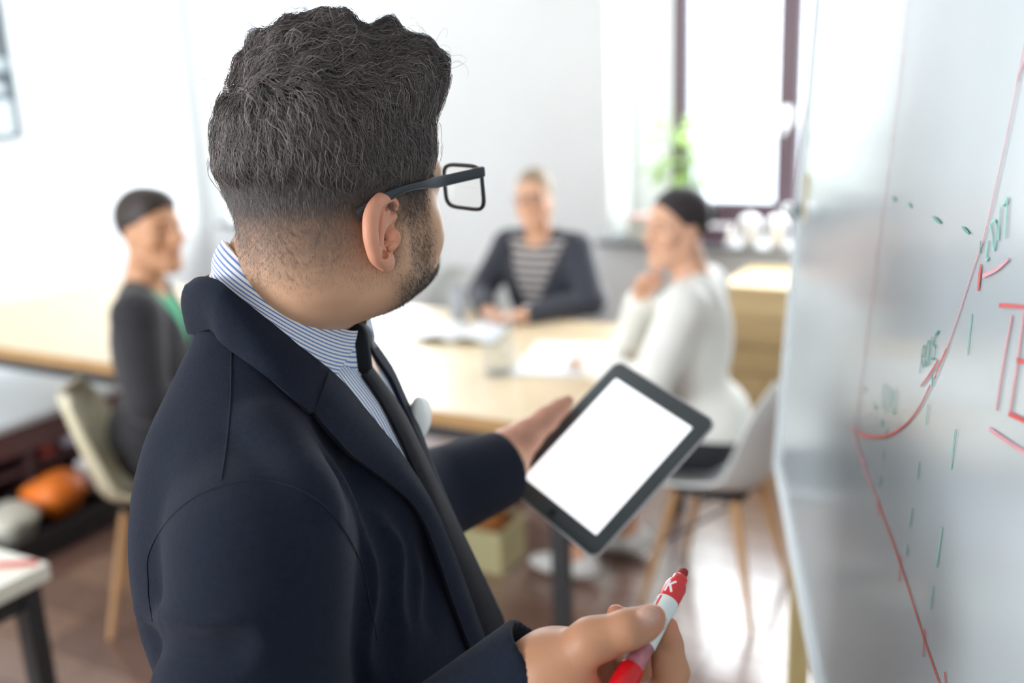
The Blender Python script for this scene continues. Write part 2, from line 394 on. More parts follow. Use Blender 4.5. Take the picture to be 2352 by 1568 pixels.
def holed_wall(name, v0, v1, holes, z0, z1):
    mb = MB(); us = [WALL_L] + [x for h in holes for x in h] + [WALL_R]
    for i in range(0, len(us), 2): rbox(mb, us[i], us[i + 1], v0, v1, 0, CEIL)
    for a, b in holes: rbox(mb, a, b, v0, v1, 0, z0); rbox(mb, a, b, v0, v1, z1, CEIL)
    return structure(room_mesh(mb, name, m_wall))
WINS = [(-3.83, -2.28), (-0.99, 0.95)]
SILL, WTOP = 0.80, 2.65
holed_wall('wall_back', WALL_B, WALL_B + .5, WINS, SILL, WTOP)
FILL_WIN = [(-3.4, -1.0)]  # added window, never in view, to bring soft fill from the front
holed_wall('wall_front', WALL_F - .3, WALL_F, FILL_WIN, .9, 2.7)
wn = 0
def window(u0, u1, v, z0, z1, bars, bw=.07, bottom=.20, mat_f=None):
    global wn; wn += 1
    t = bpy.data.objects.new('window_%d' % wn, None); COL.objects.link(t); structure(t); mat_f = mat_f or m_frame
    room_mesh(rbox(MB(), u0, u1, v - .03, v + .04, z0, z0 + bottom), 'frame_rail', mat_f, t); room_mesh(rbox(MB(), u0, u1, v - .03, v + .04, z1 - bw, z1), 'frame_rail', mat_f, t)
    xs = [u0 + bw / 2] + [b for b, _ in bars] + [u1 - bw / 2]; ws = [bw] + [q for _, q in bars] + [bw]
    for x, q in zip(xs, ws): room_mesh(rbox(MB(), x - q / 2, x + q / 2, v - .035, v + .045, z0 + bottom, z1 - bw), 'frame_post', mat_f, t)
    for i in range(len(xs) - 1): room_mesh(rbox(MB(), xs[i] + ws[i] / 2, xs[i + 1] - ws[i + 1] / 2, v, v + .006, z0 + bottom, z1 - bw), 'pane', m_glass, t)
    return t
m_pale_frame = mat('pale_window_frame', srgb(196, 200, 210), .5, var=.03, scale=5)
window(-3.83, -2.28, WIN_V, SILL, WTOP, [(-3.354, .035), (-2.742, .035)], .05, .1, m_pale_frame)
w2_ = window(-.75, .95, WIN_V, SILL, WTOP, [(-.115, .11)], .07, .2)
structure(room_mesh(rbox(MB(), -.99, -.75, WIN_V - .06, WIN_V + .05, SILL, WTOP), 'trim_1', m_white))
hb = MB(); rbox(hb, -.14, -.09, WIN_V - .075, WIN_V - .03, 1.42, 1.52, .008); room_mesh(hb, 'handle_plate', m_chrome, w2_)
hb = MB(); hb.tube([(-.115, WIN_V - .07, 1.48), (-.115, WIN_V - .11, 1.48), (-.115, WIN_V - .115, 1.38)], .009); room_mesh(hb, 'window_handle', m_chrome, w2_)
for a, b in FILL_WIN: window(a, b, WALL_F - .15, .9, 2.7, [((a + b) / 2, .08)], .07, .08)  # frame and panes of the added fill window
for i, (a, b) in enumerate(WINS):
    structure(room_mesh(rbox(MB(), a - .06, b + .06, WALL_B - .07, WIN_V - .03, SILL, SILL + .03, .006), 'trim_%d' % (i + 2), m_sill))
structure(room_mesh(rbox(MB(), WALL_L, WALL_L + .015, -3, WALL_B, 0, .09), 'baseboard_left', m_white))
structure(room_mesh(rbox(MB(), WALL_L, WALL_R, WALL_B - .015, WALL_B, 0, .09), 'baseboard_back', m_white))

# framed print on the left wall
t = thing('framed_print', 'black and white print in a thin dark frame on the left wall', 'picture', rm(WALL_L, .85, 0), RA)
pv = .45
m_pf = mat('print_frame', srgb(70, 84, 92), .5, var=.05)
m_paper_grey = mat('print_paper', srgb(196, 208, 214), .6, var=.06, scale=3)
MB().box((.012, 0, 1.94), (.012, .88, .84)).build('backing', m_paper_grey, t)
for c, d in (((.016, pv - .012, 1.93), (.03, .024, .86)), ((.016, -pv + .012, 1.93), (.03, .024, .86)), ((.016, 0, 1.51), (.03, .9, .024)), ((.016, 0, 2.35), (.03, .9, .024))):
    MB().box(c, d, bev=.003).build('frame_bar', m_pf, t)
pic = MB().box((.0195, 0, 2.02), (.003, .86, .62)).build('picture', mat('print_photo', srgb(90, 102, 112), .5, var=.55, scale=5), t)
for (y, z, a, b, c) in ((.39, 1.83, .09, .10, srgb(60, 76, 84)), (.36, 1.90, .14, .07, srgb(178, 190, 196)), (.33, 1.78, .1, .05, srgb(205, 212, 216)), (.37, 2.0, .12, .13, srgb(84, 92, 98)), (.1, 1.95, .3, .35, srgb(140, 150, 156)), (-.2, 2.05, .2, .4, srgb(70, 78, 84))):
    MB().box((.0225, y, z), (.002, a, b)).build('picture_patch', mat('patch%.2f%.2f' % (y, z), c, .6, var=.1, scale=12), pic)

# ------------------------------------------------------------------ meeting table
m_oak = mat('light_oak', srgb(226, 204, 168), .35, var=.10, scale=7, bump=.04, bscale=30, stretch=(1, 10, 1))
m_oak_edge = mat('oak_edge', srgb(178, 138, 88), .45, var=.12, scale=14, stretch=(1, 6, 1))
TL, TW, TH = 3.35, 1.2, .74
t = thing('meeting_table', 'long light oak meeting table with black metal frame under the windows', 'table', rm(-TL / 2, TW / 2), RA)
for i in range(6):
    y = -TW / 2 + TW / 12 + i * TW / 6
    MB().box((0, y, TH - .02), (TL, TW / 6 - .002, .04), bev=.002).build('top_board', m_oak, t)
for s in (-1, 1):
    MB().box((0, s * (TW / 2 + .003), TH - .022), (TL + .012, .006, .044)).build('edge_strip', m_oak_edge, t)
    MB().box((s * (TL / 2 + .003), 0, TH - .022), (.006, TW, .044)).build('edge_strip', m_oak_edge, t)
    MB().box((0, s * (TW / 2 - .06), TH - .075), (TL - .1, .03, .07)).build('apron', m_black, t)
    MB().box((s * (TL / 2 - .06), 0, TH - .075), (.03, TW - .14, .07)).build('apron', m_black, t)
for x in (-TL / 2 + .06, -.0, TL / 2 - .06):
    for y in (-TW / 2 + .06, TW / 2 - .06): MB().box((x, y, (TH - .05) / 2), (.05, .05, TH - .05), bev=.003).build('leg', m_black, t)

# ------------------------------------------------------------------ moulded shell chairs
m_beech = mat('beech_leg', srgb(206, 160, 112), .45, var=.12, scale=20, stretch=(6, 6, 1))
def shell_chair(label, m_shell, loc, yaw, group='shell chairs around the table'):
    t = thing('shell_chair', label, 'chair', loc, yaw, group)
    prof = crom([(0, .225, .425), (0, .17, .44), (0, .02, .425), (0, -.12, .425), (0, -.185, .475), (0, -.215, .58), (0, -.25, .72), (0, -.275, .80)], 22)
    wd = np.interp(np.linspace(0, 1, 22), [0, .1, .3, .5, .65, .85, .96, 1], [.17, .215, .235, .235, .235, .215, .16, .11])
    lift = np.interp(np.linspace(0, 1, 22), [0, .15, .45, .6, 1], [.0, .03, .09, .09, .05])
    T = np.gradient(prof, axis=0); T /= np.linalg.norm(T, axis=1)[:, None]; Nn = np.stack([T[:, 0] * 0, T[:, 2], -T[:, 1]], 1)   # up for seat, forward for back
    G = np.array([[prof[i] + np.array([wd[i] * a, 0, 0]) + Nn[i] * lift[i] * abs(a) ** 2.4 for a in np.linspace(-1, 1, 17)] for i in range(22)])
    MB().sheet(G, .010).build('shell', m_shell, t, smooth=True, angle=60)
    for sx in (-1, 1):
        for sy in (-1, 1):
            MB().tube([(sx * .12, sy * .10 - .01, .405), (sx * .20, sy * .19 - .01, .0)], [.017, .011], 10).build('leg', m_beech, t, True, 50)
    for sx in (-1, 1): MB().tube([(sx * .155, .13, .22), (sx * .125, -.11, .395)], .005, 6).build('brace', m_black, t, True)
    MB().box((0, -.01, .402), (.26, .24, .012), bev=.004).build('mount_plate', m_black, t)
    return t
m_sh_beige = mat('beige_plastic', srgb(212, 204, 174), .45, var=.03, scale=5)
m_sh_white = mat('white_plastic', srgb(224, 226, 224), .4, var=.02, scale=5)
m_sh_grey = mat('grey_plastic', srgb(196, 198, 194), .45, var=.02, scale=5)
shell_chair('beige shell chair under the man in a black jacket at the left', m_sh_beige, rm(-1.41, -.27), -1.32)
shell_chair('white shell chair under the woman in the white blouse', m_sh_white, rm(.27, .56), RA + math.pi / 2 - .05)
shell_chair('white shell chair under the woman in the dark cardigan, behind the table', m_sh_white, rm(-.80, 1.52), RA + math.pi)
shell_chair('empty light grey shell chair behind the table, left of the cardigan woman', m_sh_grey, rm(-1.36, 1.55), RA + math.pi + .1)

# pale yellow bin on the floor with a brown paper bag in it
bp_ = atz(1125, 1285, 0.0)
t = thing('storage_bin', 'pale yellow plastic bin on the floor by the near table leg', 'bin', (bp_[0], bp_[1], 0), RA)
m_bin = mat('pale_yellow_plastic', srgb(206, 198, 150), .5, var=.04)
MB().box((0, 0, .006), (.19, .17, .012), bev=.003).build('base', m_bin, t)
for sx, sy, w_, d_ in ((1, 0, .008, .19), (-1, 0, .008, .19), (0, 1, .21, .008), (0, -1, .21, .008)): MB().box((sx * .10, sy * .09, .08), (w_, d_, .16), bev=.002).build('side', m_bin, t)
for sx, sy, w_, d_ in ((1, 0, .016, .21), (-1, 0, .016, .21), (0, 1, .23, .016), (0, -1, .23, .016)): MB().box((sx * .104, sy * .094, .16), (w_, d_, .012), bev=.003).build('rim', m_bin, t)
# ------------------------------------------------------------------ white desk corner at the near left
m_cream = mat('cream_laminate', srgb(238, 236, 222), .4, var=.02, scale=5)
cu, cv, _ = 0, 0, 0
cu, cv = uv_of(atz(112, 1292, .72))
t = thing('side_desk', 'white topped desk on thin black legs at the lower left', 'desk', rm(cu - .6, cv - .35), RA)
MB().box((0, 0, .70), (1.2, .7, .04), bev=.004).build('top', m_cream, t)
for x in (-.56, .56):
    for y in (-.31, .31): MB().box((x, y, .34), (.045, .045, .68), bev=.003).build('leg', m_black, t)
for y in (-.31, .31): MB().box((0, y, .65), (1.08, .03, .05)).build('rail', m_black, t)
for x in (-.56, .56): MB().box((x, 0, .65), (.03, .58, .05)).build('rail', m_black, t)
pp = atz(12, 1300, .72)
t = thing('red_pen', 'slim red pen lying on the white desk corner', 'pen', (pp[0], pp[1], .7255), RA + .55)
MB().lathe([(.0015, -.07), (.0045, -.062), (.005, .05), (.004, .06)], 12, R=[[0, 0, 1], [1, 0, 0], [0, 1, 0]]).build('barrel', mat('red_plastic', srgb(206, 52, 48), .35), t, True)
MB().lathe([(.0052, .03), (.0054, .07), (.003, .073)], 12, R=[[0, 0, 1], [1, 0, 0], [0, 1, 0]]).build('cap', mat('red_plastic', (1, 0, 0)), t, True)

# ------------------------------------------------------------------ low storage bench under the left end of the table
t = thing('storage_bench', 'low white topped storage bench with brown front under the table', 'bench', rm(-3.12, .10), RA)
m_brown = mat('brown_board', srgb(112, 84, 84), .4, var=.15, scale=8, stretch=(8, 1, 1))
MB().box((0, 0, .375), (.98, 1.5, .03), bev=.004).build('top', mat('white_laminate', srgb(226, 234, 240), .3, var=.02), t)
MB().box((.475, 0, .30), (.02, 1.48, .11)).build('front_board', m_brown, t)
MB().box((.0, 0, .16), (.94, 1.46, .02)).build('shelf', m_brown, t)
for y in (-.73, 0, .73): MB().box((0, y, .18), (.94, .02, .36)).build('side_panel', m_brown, t)
MB().box((-.48, 0, .18), (.02, 1.48, .36)).build('back_panel', m_brown, t)
tr = thing('black_tray', 'black open tray of clutter on the floor by the storage bench', 'tray', rm(-2.36, .10), RA)
MB().box((0, 0, .012), (.46, 1.0, .02)).build('tray_base', m_black, tr)
for c, d in (((.225, 0, .055), (.012, 1.0, .10)), ((-.225, 0, .055), (.012, 1.0, .10)), ((0, .495, .055), (.46, .012, .10)), ((0, -.495, .055), (.46, .012, .10))): MB().box(c, d, bev=.003).build('tray_wall', m_black, tr)
def lump(name, label, cat, u, v, z, size, color, seed, rough=.5):
    r = np.random.default_rng(seed); bm = bmesh.new(); bmesh.ops.create_icosphere(bm, subdivisions=3, radius=1)
    ph = r.uniform(0, 6, 6)
    for vv in bm.verts:
        p = np.array(vv.co); q = 1 + .12 * math.sin(3 * p[0] + ph[0]) * math.sin(3 * p[1] + ph[1]) + .08 * math.sin(5 * p[2] + ph[2]) + .05 * math.sin(9 * p[0] + ph[3]) * math.sin(8 * p[1] + ph[4])
        e = np.sign(p) * np.abs(p) ** .7 * q; vv.co = e * np.array(size) / 2
    me = bpy.data.meshes.new(name); bm.to_mesh(me); bm.free(); me.polygons.foreach_set('use_smooth', np.ones(len(me.polygons), bool))
    lo = min(v_.co.z for v_ in me.vertices)
    o = obj(name, me, mat(name + '_m', color, rough, var=.12, scale=20, bump=.2, bscale=40)); o.location = rm(u, v, z - lo); o.rotation_euler = (0, 0, RA); return tag(o, label, cat)
_bu, _bv = uv_of(bp_)
lump('paper_bag', 'crumpled brown paper bag standing in the pale yellow bin', 'bag', _bu, _bv, .0125, (.15, .13, .25), srgb(168, 104, 52), 9, .8)
lump('orange_pouch', 'crumpled bright orange pouch in the black tray', 'pouch', -2.40, .02, .024, (.22, .24, .17), srgb(232, 122, 40), 1)
lump('white_bundle', 'white folded cloth bundle behind the orange pouch in the tray', 'cloth', -2.42, .26, .024, (.2, .18, .16), srgb(214, 210, 216), 2)
lump('navy_pouch', 'dark navy pouch at the far end of the black tray', 'pouch', -2.40, .41, .024, (.18, .12, .14), srgb(30, 34, 56), 3)
lump('cream_bundle', 'cream paper bundle at the near end of the black tray', 'paper', -2.36, -.24, .024, (.24, .22, .13), srgb(206, 204, 190), 4)
def bottle(name, label, cat, u, v, z, prof, m, cap=None, mcap=None):
    t = thing(name, label, cat, rm(u, v, z), RA); MB().lathe(prof, 28).build('body', m, t, True, 50)
    if cap: MB().lathe(cap, 24).build('cap', mcap, t, True, 50)
    return t
lump('round_bundle', 'pale lilac round bundle on the shelf of the storage bench', 'bundle', -2.70, .33, .171, (.13, .13, .115), srgb(190, 188, 206), 6)
lump('red_bundle', 'small red bundle beside the lilac one on the bench shelf', 'bundle', -2.70, .20, .171, (.1, .1, .08), srgb(170, 74, 66), 7)

# ------------------------------------------------------------------ drawer chest under the window at the right
m_ply = mat('plywood', srgb(226, 200, 148), .5, var=.10, scale=6, stretch=(1, 1, 10))
t = thing('drawer_chest', 'pale wooden chest with wide drawers below the window by the whiteboard', 'chest', rm(.27, 2.30), RA)
MB().box((0, .02, .385), (.82, .46, .67), bev=.004).build('carcass', m_ply, t)
MB().box((0, 0, .735), (.86, .52, .03), bev=.003).build('top', m_ply, t)
for i in range(5):
    dr = MB().box((0, -.22, .115 + i * .133), (.80, .022, .124), bev=.003).build('drawer', m_ply, t)
    MB().tube([(-.06, -.232, .115 + i * .133), (-.06, -.25, .115 + i * .133), (.06, -.25, .115 + i * .133), (.06, -.232, .115 + i * .133)], .004, 8).build('handle', m_chrome, dr, True)
for x in (-.36, .36):
    for y in (-.17, .2): MB().box((x, y, .025), (.04, .04, .05)).build('foot', m_black, t)

# ------------------------------------------------------------------ things on the window sill
SZ = SILL + .0302
m_china = mat('white_china', (.86, .87, .88), .2, var=.01)
cup = [(.030, 0), (.042, .012), (.052, .05), (.054, .10), (.050, .14), (.047, .14), (.05, .1), (.047, .05), (.03, .015)]
for (u, lab) in ((-.20, 'white rounded china jar on the sill, nearer the dark window post'), (-.055, 'white rounded china jar on the sill, right of its twin')):
    t = thing('china_jar', lab, 'jar', rm(u, 2.64, SZ), RA, 'china jars on the sill'); MB().lathe(cup, 28).build('body', m_china, t, True, 60); MB().lathe([(.0495, .14), (.04, .152), (.012, .16), (.014, .168), (.004, .174)], 24).build('lid', m_china, t, True, 60)
bottle('blue_bottle', 'pale blue plastic bottle at the right end of the sill jars', 'bottle', .06, 2.66, SZ, [(.03, 0), (.034, .006), (.034, .10), (.02, .13), (.013, .14)], mat('pale_blue_plastic', srgb(170, 186, 226), .35), [(.0155, .135), (.0155, .16), (.006, .163)], m_china)
t = thing('storage_carton', 'beige carton with pink lid on the left part of the sill', 'box', rm(-.80, 2.72, SZ), RA)
MB().box((0, 0, .055), (.17, .13, .11), bev=.004).build('carton', mat('beige_card', srgb(206, 202, 188), .7, var=.05), t); MB().box((0, 0, .122), (.18, .14, .024), bev=.004).build('lid', mat('pink_card', srgb(238, 202, 196), .6, var=.04), t)
m_pages = mat('page_block', srgb(214, 208, 196), .8, var=.05, scale=60)
for i, (c, d, wd, lab) in enumerate((((96, 70, 84), .030, .20, 'plum book at the bottom of the sill stack behind the woman in white'), ((128, 106, 118), .024, .19, 'mauve book in the middle of the sill stack behind the woman in white'), ((66, 48, 58), .034, .17, 'dark purple book on top of the sill stack behind the woman in white'))):
    bz = (0, .0302, .0544)[i]; bt = thing('book', lab, 'book', rm(-.42 + .008 * i, 2.72, SZ + bz), RA + .06 * (i - 1), 'books on the sill'); mbk = mat('book_cover_%d' % i, srgb(*c), .6, var=.05)
    for zz_ in (.0012, d - .0012): MB().box((0, 0, zz_), (wd, .15, .0024)).build('cover', mbk, bt)
    MB().box((0, -.0735, d / 2), (wd, .003, d - .0048)).build('spine', mbk, bt); MB().box((0, .001, d / 2), (wd - .008, .144, d - .0050)).build('pages', m_pages, bt)
# potted plant, back-lit by the window
t = thing('potted_plant', 'leafy green potted plant on the sill behind the woman in white', 'plant', rm(-.60, 2.86, SZ), RA)
MB().lathe([(.05, 0), (.07, .005), (.085, .13), (.092, .135), (.092, .15), (.08, .15), (.075, .12)], 24).build('pot', mat('dark_pot', srgb(66, 58, 70), .5, var=.1), t, True, 50)
MB().lathe([(.078, .12), (.078, .128)], 20).build('soil', mat('soil', srgb(50, 36, 26), .9, var=.3), t)
m_leaf = mat('leaf', srgb(140, 178, 70), .4, var=.25, scale=8, trans=.0, sss=.0); m_stem = mat('stem', srgb(96, 120, 50), .6)
rg = random.Random(5)
for i in range(60):
    az = rg.random() * 6.28; h = .16 + rg.random() * .36; rr = .02 + rg.random() * .19
    p1 = np.array([rr * math.cos(az), rr * math.sin(az), .13 + h]); p0 = np.array([.02 * math.cos(az), .02 * math.sin(az), .125])
    MB().tube(crom([p0, (p0 + p1) / 2 + np.array([0, 0, .03]), p1], 6), .002, 5).build('stem', m_stem, t)
    L = .07 + rg.random() * .04; d = np.array([math.cos(az), math.sin(az), .3 - rg.random() * .9]); d /= np.linalg.norm(d); sd = np.cross(d, [0, 0, 1]); sd /= np.linalg.norm(sd)
    G = [[p1 + d * L * a + sd * b * L * .33 * math.sin(math.pi * min(1, .08 + a * .92)) - np.array([0, 0, 1]) * (.25 * L * a * a - .06 * L * abs(b)) for b in np.linspace(-1, 1, 5)] for a in np.linspace(0, 1, 7)]
    MB().sheet(np.array(G), .0008).build('leaf', m_leaf, t, True)

# ------------------------------------------------------------------ things on the meeting table
def sheet_stack(name, label, cat, u, v, yaw, w, d, n, m, z=TH, bend=.0):
    t = thing(name, label, cat, rm(u, v, z + .0006), RA + yaw)
    for i in range(n): MB().box((.003 * (i % 2), .002 * (i % 3), .001 + .0022 * i), (w, d, .0016)).build('sheet', m, t)
    return t
m_paper = mat('paper', (.88, .89, .9), .6, var=.01)
sheet_stack('paper_stack', 'stack of white papers on the table before the woman in white', 'papers', -.30, .66, .25, .34, .42, 4, m_paper)
t = thing('open_notebook', 'open white notebook with olive cover on the table middle', 'notebook', rm(-.86, .82, TH + .0006), RA + .2)
MB().box((0, 0, .003), (.36, .25, .005), bev=.001).build('cover', mat('olive_cover', srgb(150, 146, 96), .6), t)
for s in (-1, 1):
    G = np.array([[(s * (.004 + .165 * a), b * .118, .0075 + .03 * math.sin(math.pi * min(1, a * 1.05 + .02)) * (1 - .75 * a)) for b in np.linspace(-1, 1, 3)] for a in np.linspace(0, 1, 9)])
    MB().sheet(G, .003).build('page', m_paper, t, True, 40)
m_cg = glass_mat('drinking_glass', (.975, .985, .995), 1.5, .01); m_water = glass_mat('water', (.96, .98, .995), 1.33, .01)
t = thing('water_jug', 'clear bluish glass jug of water beside the papers', 'jug', rm(-.46, .42, TH + .0006), RA)
MB().lathe([(.05, 0), (.055, .004), (.062, .05), (.06, .12), (.05, .18), (.054, .21), (.051, .21), (.047, .18), (.057, .12), (.058, .05), (.05, .008)], 32).build('body', m_cg, t, True, 60)
MB().lathe([(.05, .009), (.057, .05), (.0565, .11)], 28).build('water', m_water, t, True, 60)
MB().tube(crom([(.052, 0, .19), (.1, 0, .17), (.105, 0, .1), (.06, 0, .06)], 14), .006, 8).build('handle', m_cg, t, True)
t = thing('drinking_glass', 'tall pale glass standing before the cardigan woman', 'glass', rm(-.98, 1.00, TH + .0006), RA)
m_frost = mat('frosted_glass', srgb(206, 214, 226), .25, var=.02, trans=.2)
MB().lathe([(.028, 0), (.03, .004), (.036, .15), (.034, .15), (.028, .008)], 28).build('body', m_frost, t, True, 60)
MB().lathe([(.0285, .009), (.033, .11)], 24).build('water', m_water, t, True, 60)

# ------------------------------------------------------------------ whiteboard on its stand
bphi, blean = math.radians(11.0), math.radians(2.8)
BP = atz(1785, 1060, .90); BH = np.array([-math.sin(bphi), -math.cos(bphi), 0]); BNB = np.array([math.cos(bphi), -math.sin(bphi), 0])
BU = math.cos(blean) * np.array([0, 0, 1.]) + math.sin(blean) * BNB; BN = np.cross(BH, BU); BN *= -np.sign(BN @ BNB)      # BN faces the room
BWID, BHEI = 2.15, 1.26
def onboard(px, py, off=.0):
    v = ray(px, py); s = ((BP - ORG) @ BN) / (v @ BN); return ORG + v * s + BN * off
def bd(a, b, n=0.0): return BP + BH * a + BU * b + BN * n
RB = np.stack([BH, BU, BN], 1)
t = thing('whiteboard', 'large glossy whiteboard with red and green chart on a wooden stand', 'whiteboard', (BP[0] + BH[0] * BWID / 2 + BNB[0] * .04, BP[1] + BH[1] * BWID / 2 + BNB[1] * .04, 0), 0)
wb_inv = Matrix.Translation(-Vector(t.location))
def wb(mb, name, m, parent=None, smooth=False):
    for i, V in enumerate(mb.V): mb.V[i] = V - np.array(t.location)
    return mb.build(name, m, parent or t, smooth, 50)
m_board = mat('whiteboard_enamel', srgb(178, 188, 192), .16, var=.012, scale=2, spec=.4)
m_rim = mat('whiteboard_rim', srgb(214, 220, 222), .35, var=.03)
panel = wb(MB().box(bd(BWID / 2, BHEI / 2, -.010), (BWID, BHEI, .018), RB), 'panel', m_board)
for c, d in (((BWID / 2, -.008, -.008), (BWID + .03, .016, .03)), ((BWID / 2, BHEI + .008, -.008), (BWID + .03, .016, .03)), ((-.008, BHEI / 2, -.008), (.016, BHEI, .03)), ((BWID + .008, BHEI / 2, -.008), (.016, BHEI, .03))):
    wb(MB().box(bd(*c), d, RB, bev=.004), 'rim', m_rim)
cl = proj(bd(-.01, .0)); 
for bb in (.545, 1.1): wb(MB().tube(crom([bd(.03, bb, .012), bd(.005, bb + .01, .022), bd(-.03, bb - .005, .012), bd(-.05, bb - .035, -.012)], 10), [.012] * 10, 12), 'clip', m_chrome, None, True)
m_post = mat('stand_wood', srgb(176, 158, 112), .55, var=.12, scale=12, stretch=(6, 6, 1))
for a in (.10, BWID - .12):
    pb = bd(a, .0, -.05); wb(MB().box((pb[0], pb[1], pb[2] * .5 + .32), (.05, .045, pb[2] + .63), RB * 0 + np.stack([BH, BNB, [0, 0, 1]], 1), bev=.003), 'post', m_post)
    pf = bd(a, 0, -.05); wb(MB().box((pf[0] , pf[1], .025), (.05, .55, .05), np.stack([BH, BNB, [0, 0, 1]], 1), bev=.004), 'foot', m_post)
pc = (bd(.10, -.35, -.05) + bd(BWID - .12, -.35, -.05)) / 2; wb(MB().box((pc[0], pc[1], .35), (BWID - .22, .03, .05), np.stack([BH, BNB, [0, 0, 1]], 1), bev=.003), 'crossbar', m_post)
# the drawn chart: ink strokes lying on the enamel
m_red = mat('red_ink', srgb(206, 66, 66), .5, var=.15, scale=60); m_redp = mat('pale_red_ink', srgb(214, 150, 158), .5, var=.15, scale=60)
m_grn = mat('green_ink', srgb(0, 138, 124), .5, var=.15, scale=60); m_grnp = mat('pale_green_ink', srgb(122, 190, 178), .5, var=.15, scale=60)
def stroke(pts, wpx, m, name='ink_line', n=None, parent=None):
    P = np.array([onboard(*p, .0004) for p in pts])
    Q = crom(P, n or max(4, 5 * len(P))) if len(P) > 1 else P
    ww = np.interp(np.linspace(0, 1, len(Q)), np.linspace(0, 1, np.size(wpx)), np.atleast_1d(wpx)) if np.size(wpx) > 1 else np.full(len(Q), float(wpx))
    T = np.gradient(Q, axis=0); T /= np.linalg.norm(T, axis=1)[:, None] + 1e-12; S = np.cross(BN, T)
    dd = np.array([proj(q)[2] for q in Q]); hw = (ww / 2) * dd / FPX * 1.15
    G = np.stack([Q - S * hw[:, None], Q + S * hw[:, None]], 1)
    return wb(MB().sheet(G, .0003), name, m, panel)
stroke([(2090, -60), (2085, 0), (2073, 131), (2050, 318), (2015, 585), (1988, 800), (1967, 985)], 3.0, m_redp)
for p in ((2073, 131), (2050, 318), (2015, 585), (1988, 803)): stroke([(p[0] + .5, p[1] - 4), (p[0] - .5, p[1] + 4)], [3, 6, 6, 3], m_red)
stroke([(1955, 978), (1985, 1070), (2018, 1155)], [6, 7, 5], m_redp); stroke([(2016, 1150), (2067, 1290), (2124, 1470), (2162, 1580), (2200, 1700)], 4.5, m_red)
stroke([(1987, 1045), (1984, 1090)], 4, m_redp)
for a, b in (((2019, 1143), (2016, 1185)), ((2069, 1273), (2066, 1335)), ((2125, 1445), (2121, 1508)), ((2171, 1543), (2174, 1590))): stroke([a, b], 4.5, m_red)
stroke([(1967, 985), (1976, 996), (1992, 1001), (2018, 1003), (2050, 995), (2085, 970), (2115, 930), (2137, 885)], [6, 7, 6, 6, 5, 4, 4], m_red)
stroke([(2148, 868), (2158, 840), (2175, 800)], [4, 5, 5], m_red); stroke([(2175, 800), (2200, 730), (2235, 620), (2262, 540), (2290, 420), (2320, 280), (2345, 150), (2365, 40)], 4, m_redp)
stroke([(2115, 887), (2130, 868), (2145, 845), (2155, 826)], [3, 4, 6, 5], m_red); stroke([(2336, 185), (2345, 160), (2356, 130)], 6, m_redp)
stroke([(2254, 606), (2250, 640), (2247, 668)], [6, 15, 14, 9], m_red); stroke([(2258, 634), (2290, 619), (2318, 595)], [9, 8, 6], m_redp)
stroke([(2296, 701), (2320, 702), (2356, 706), (2400, 715)], [9, 8, 8], m_red, 'letter_stroke'); stroke([(2325, 724), (2306, 830), (2289, 942)], 8, m_redp, 'letter_stroke')
stroke([(2354, 706), (2338, 830), (2320, 950)], 9, m_redp, 'letter_stroke'); stroke([(2337, 826), (2360, 834), (2390, 842)], 10, m_red, 'letter_stroke'); stroke([(2318, 950), (2352, 965), (2400, 985)], 10, m_red, 'letter_stroke')
stroke([(2274, 985), (2310, 1010), (2356, 1040), (2400, 1070)], 9, m_redp)
for a, b, wd_ in (((2049, 452), (2057, 461), 5), ((2085, 467), (2093, 476), 5), ((2143, 498), (2161, 513), 7), ((2211, 521), (2227, 537), 7), ((2037, 986), (2036, 1011), 6), ((2031, 1036), (2029, 1056), 4), ((2024, 1093), (2021, 1116), 4.5), ((2023, 963), (2028, 975), 4), ((2143, 860), (2142, 887), 8), ((2113, 1060), (2108, 1101), 4), ((2097, 1167), (2091, 1211), 4), ((2086, 1250), (2083, 1277), 4), ((2254, 553), (2252, 582), 7)):
    stroke([a, b], [wd_ * .5, wd_, wd_, wd_ * .5], m_grn, 'ink_dash')
for a, b, wd_ in (((1985, 890), (1987, 898), 5), ((2007, 926), (2012, 941), 5), ((2132, 928), (2127, 975), 3.5), ((2232, 720), (2222, 815), 5), ((2195, 985), (2184, 1078), 5), ((2164, 1210), (2151, 1302), 5), ((2144, 1346), (2137, 1398), 5)):
    stroke([a, b], wd_, m_grnp, 'ink_dash')
# the years 2010, 2015 and 2017
for s in ([(2117, 822), (2119, 806), (2123, 793), (2124, 803), (2121, 820)], [(2119, 816), (2116, 836), (2113, 857)], [(2118, 824), (2121, 842), (2125, 828)], [(2128, 842), (2127, 822), (2130, 790), (2134, 783), (2136, 796), (2133, 822), (2128, 842)], [(2141, 773), (2138, 806), (2135, 838)], [(2150, 769), (2146, 782), (2143, 790), (2149, 797), (2149, 812), (2145, 824), (2139, 823)]): stroke(s, 3.2, m_grn, 'digit_stroke')
stroke([(2149, 770), (2153, 764), (2157, 760)], [4, 7, 3], m_grn, 'digit_stroke')
for s in ([(2031, 880), (2027, 900), (2026, 925), (2030, 937)], [(2040, 884), (2036, 905), (2038, 930), (2035, 947)], [(2046, 892), (2044, 915), (2043, 940)], [(2055, 890), (2058, 915), (2055, 940), (2051, 950), (2048, 925), (2050, 895)]): stroke(s, 3, m_grnp, 'digit_stroke')
for s in ([(2271, 552), (2268, 570), (2265, 597), (2271, 592)], [(2275, 516), (2280, 545), (2283, 575), (2290, 540), (2286, 508), (2278, 512)], [(2298, 478), (2296, 510), (2294, 552)], [(2300, 472), (2308, 468), (2314, 456), (2312, 500), (2309, 548)]): stroke(s, 6, m_grnp, 'digit_stroke')
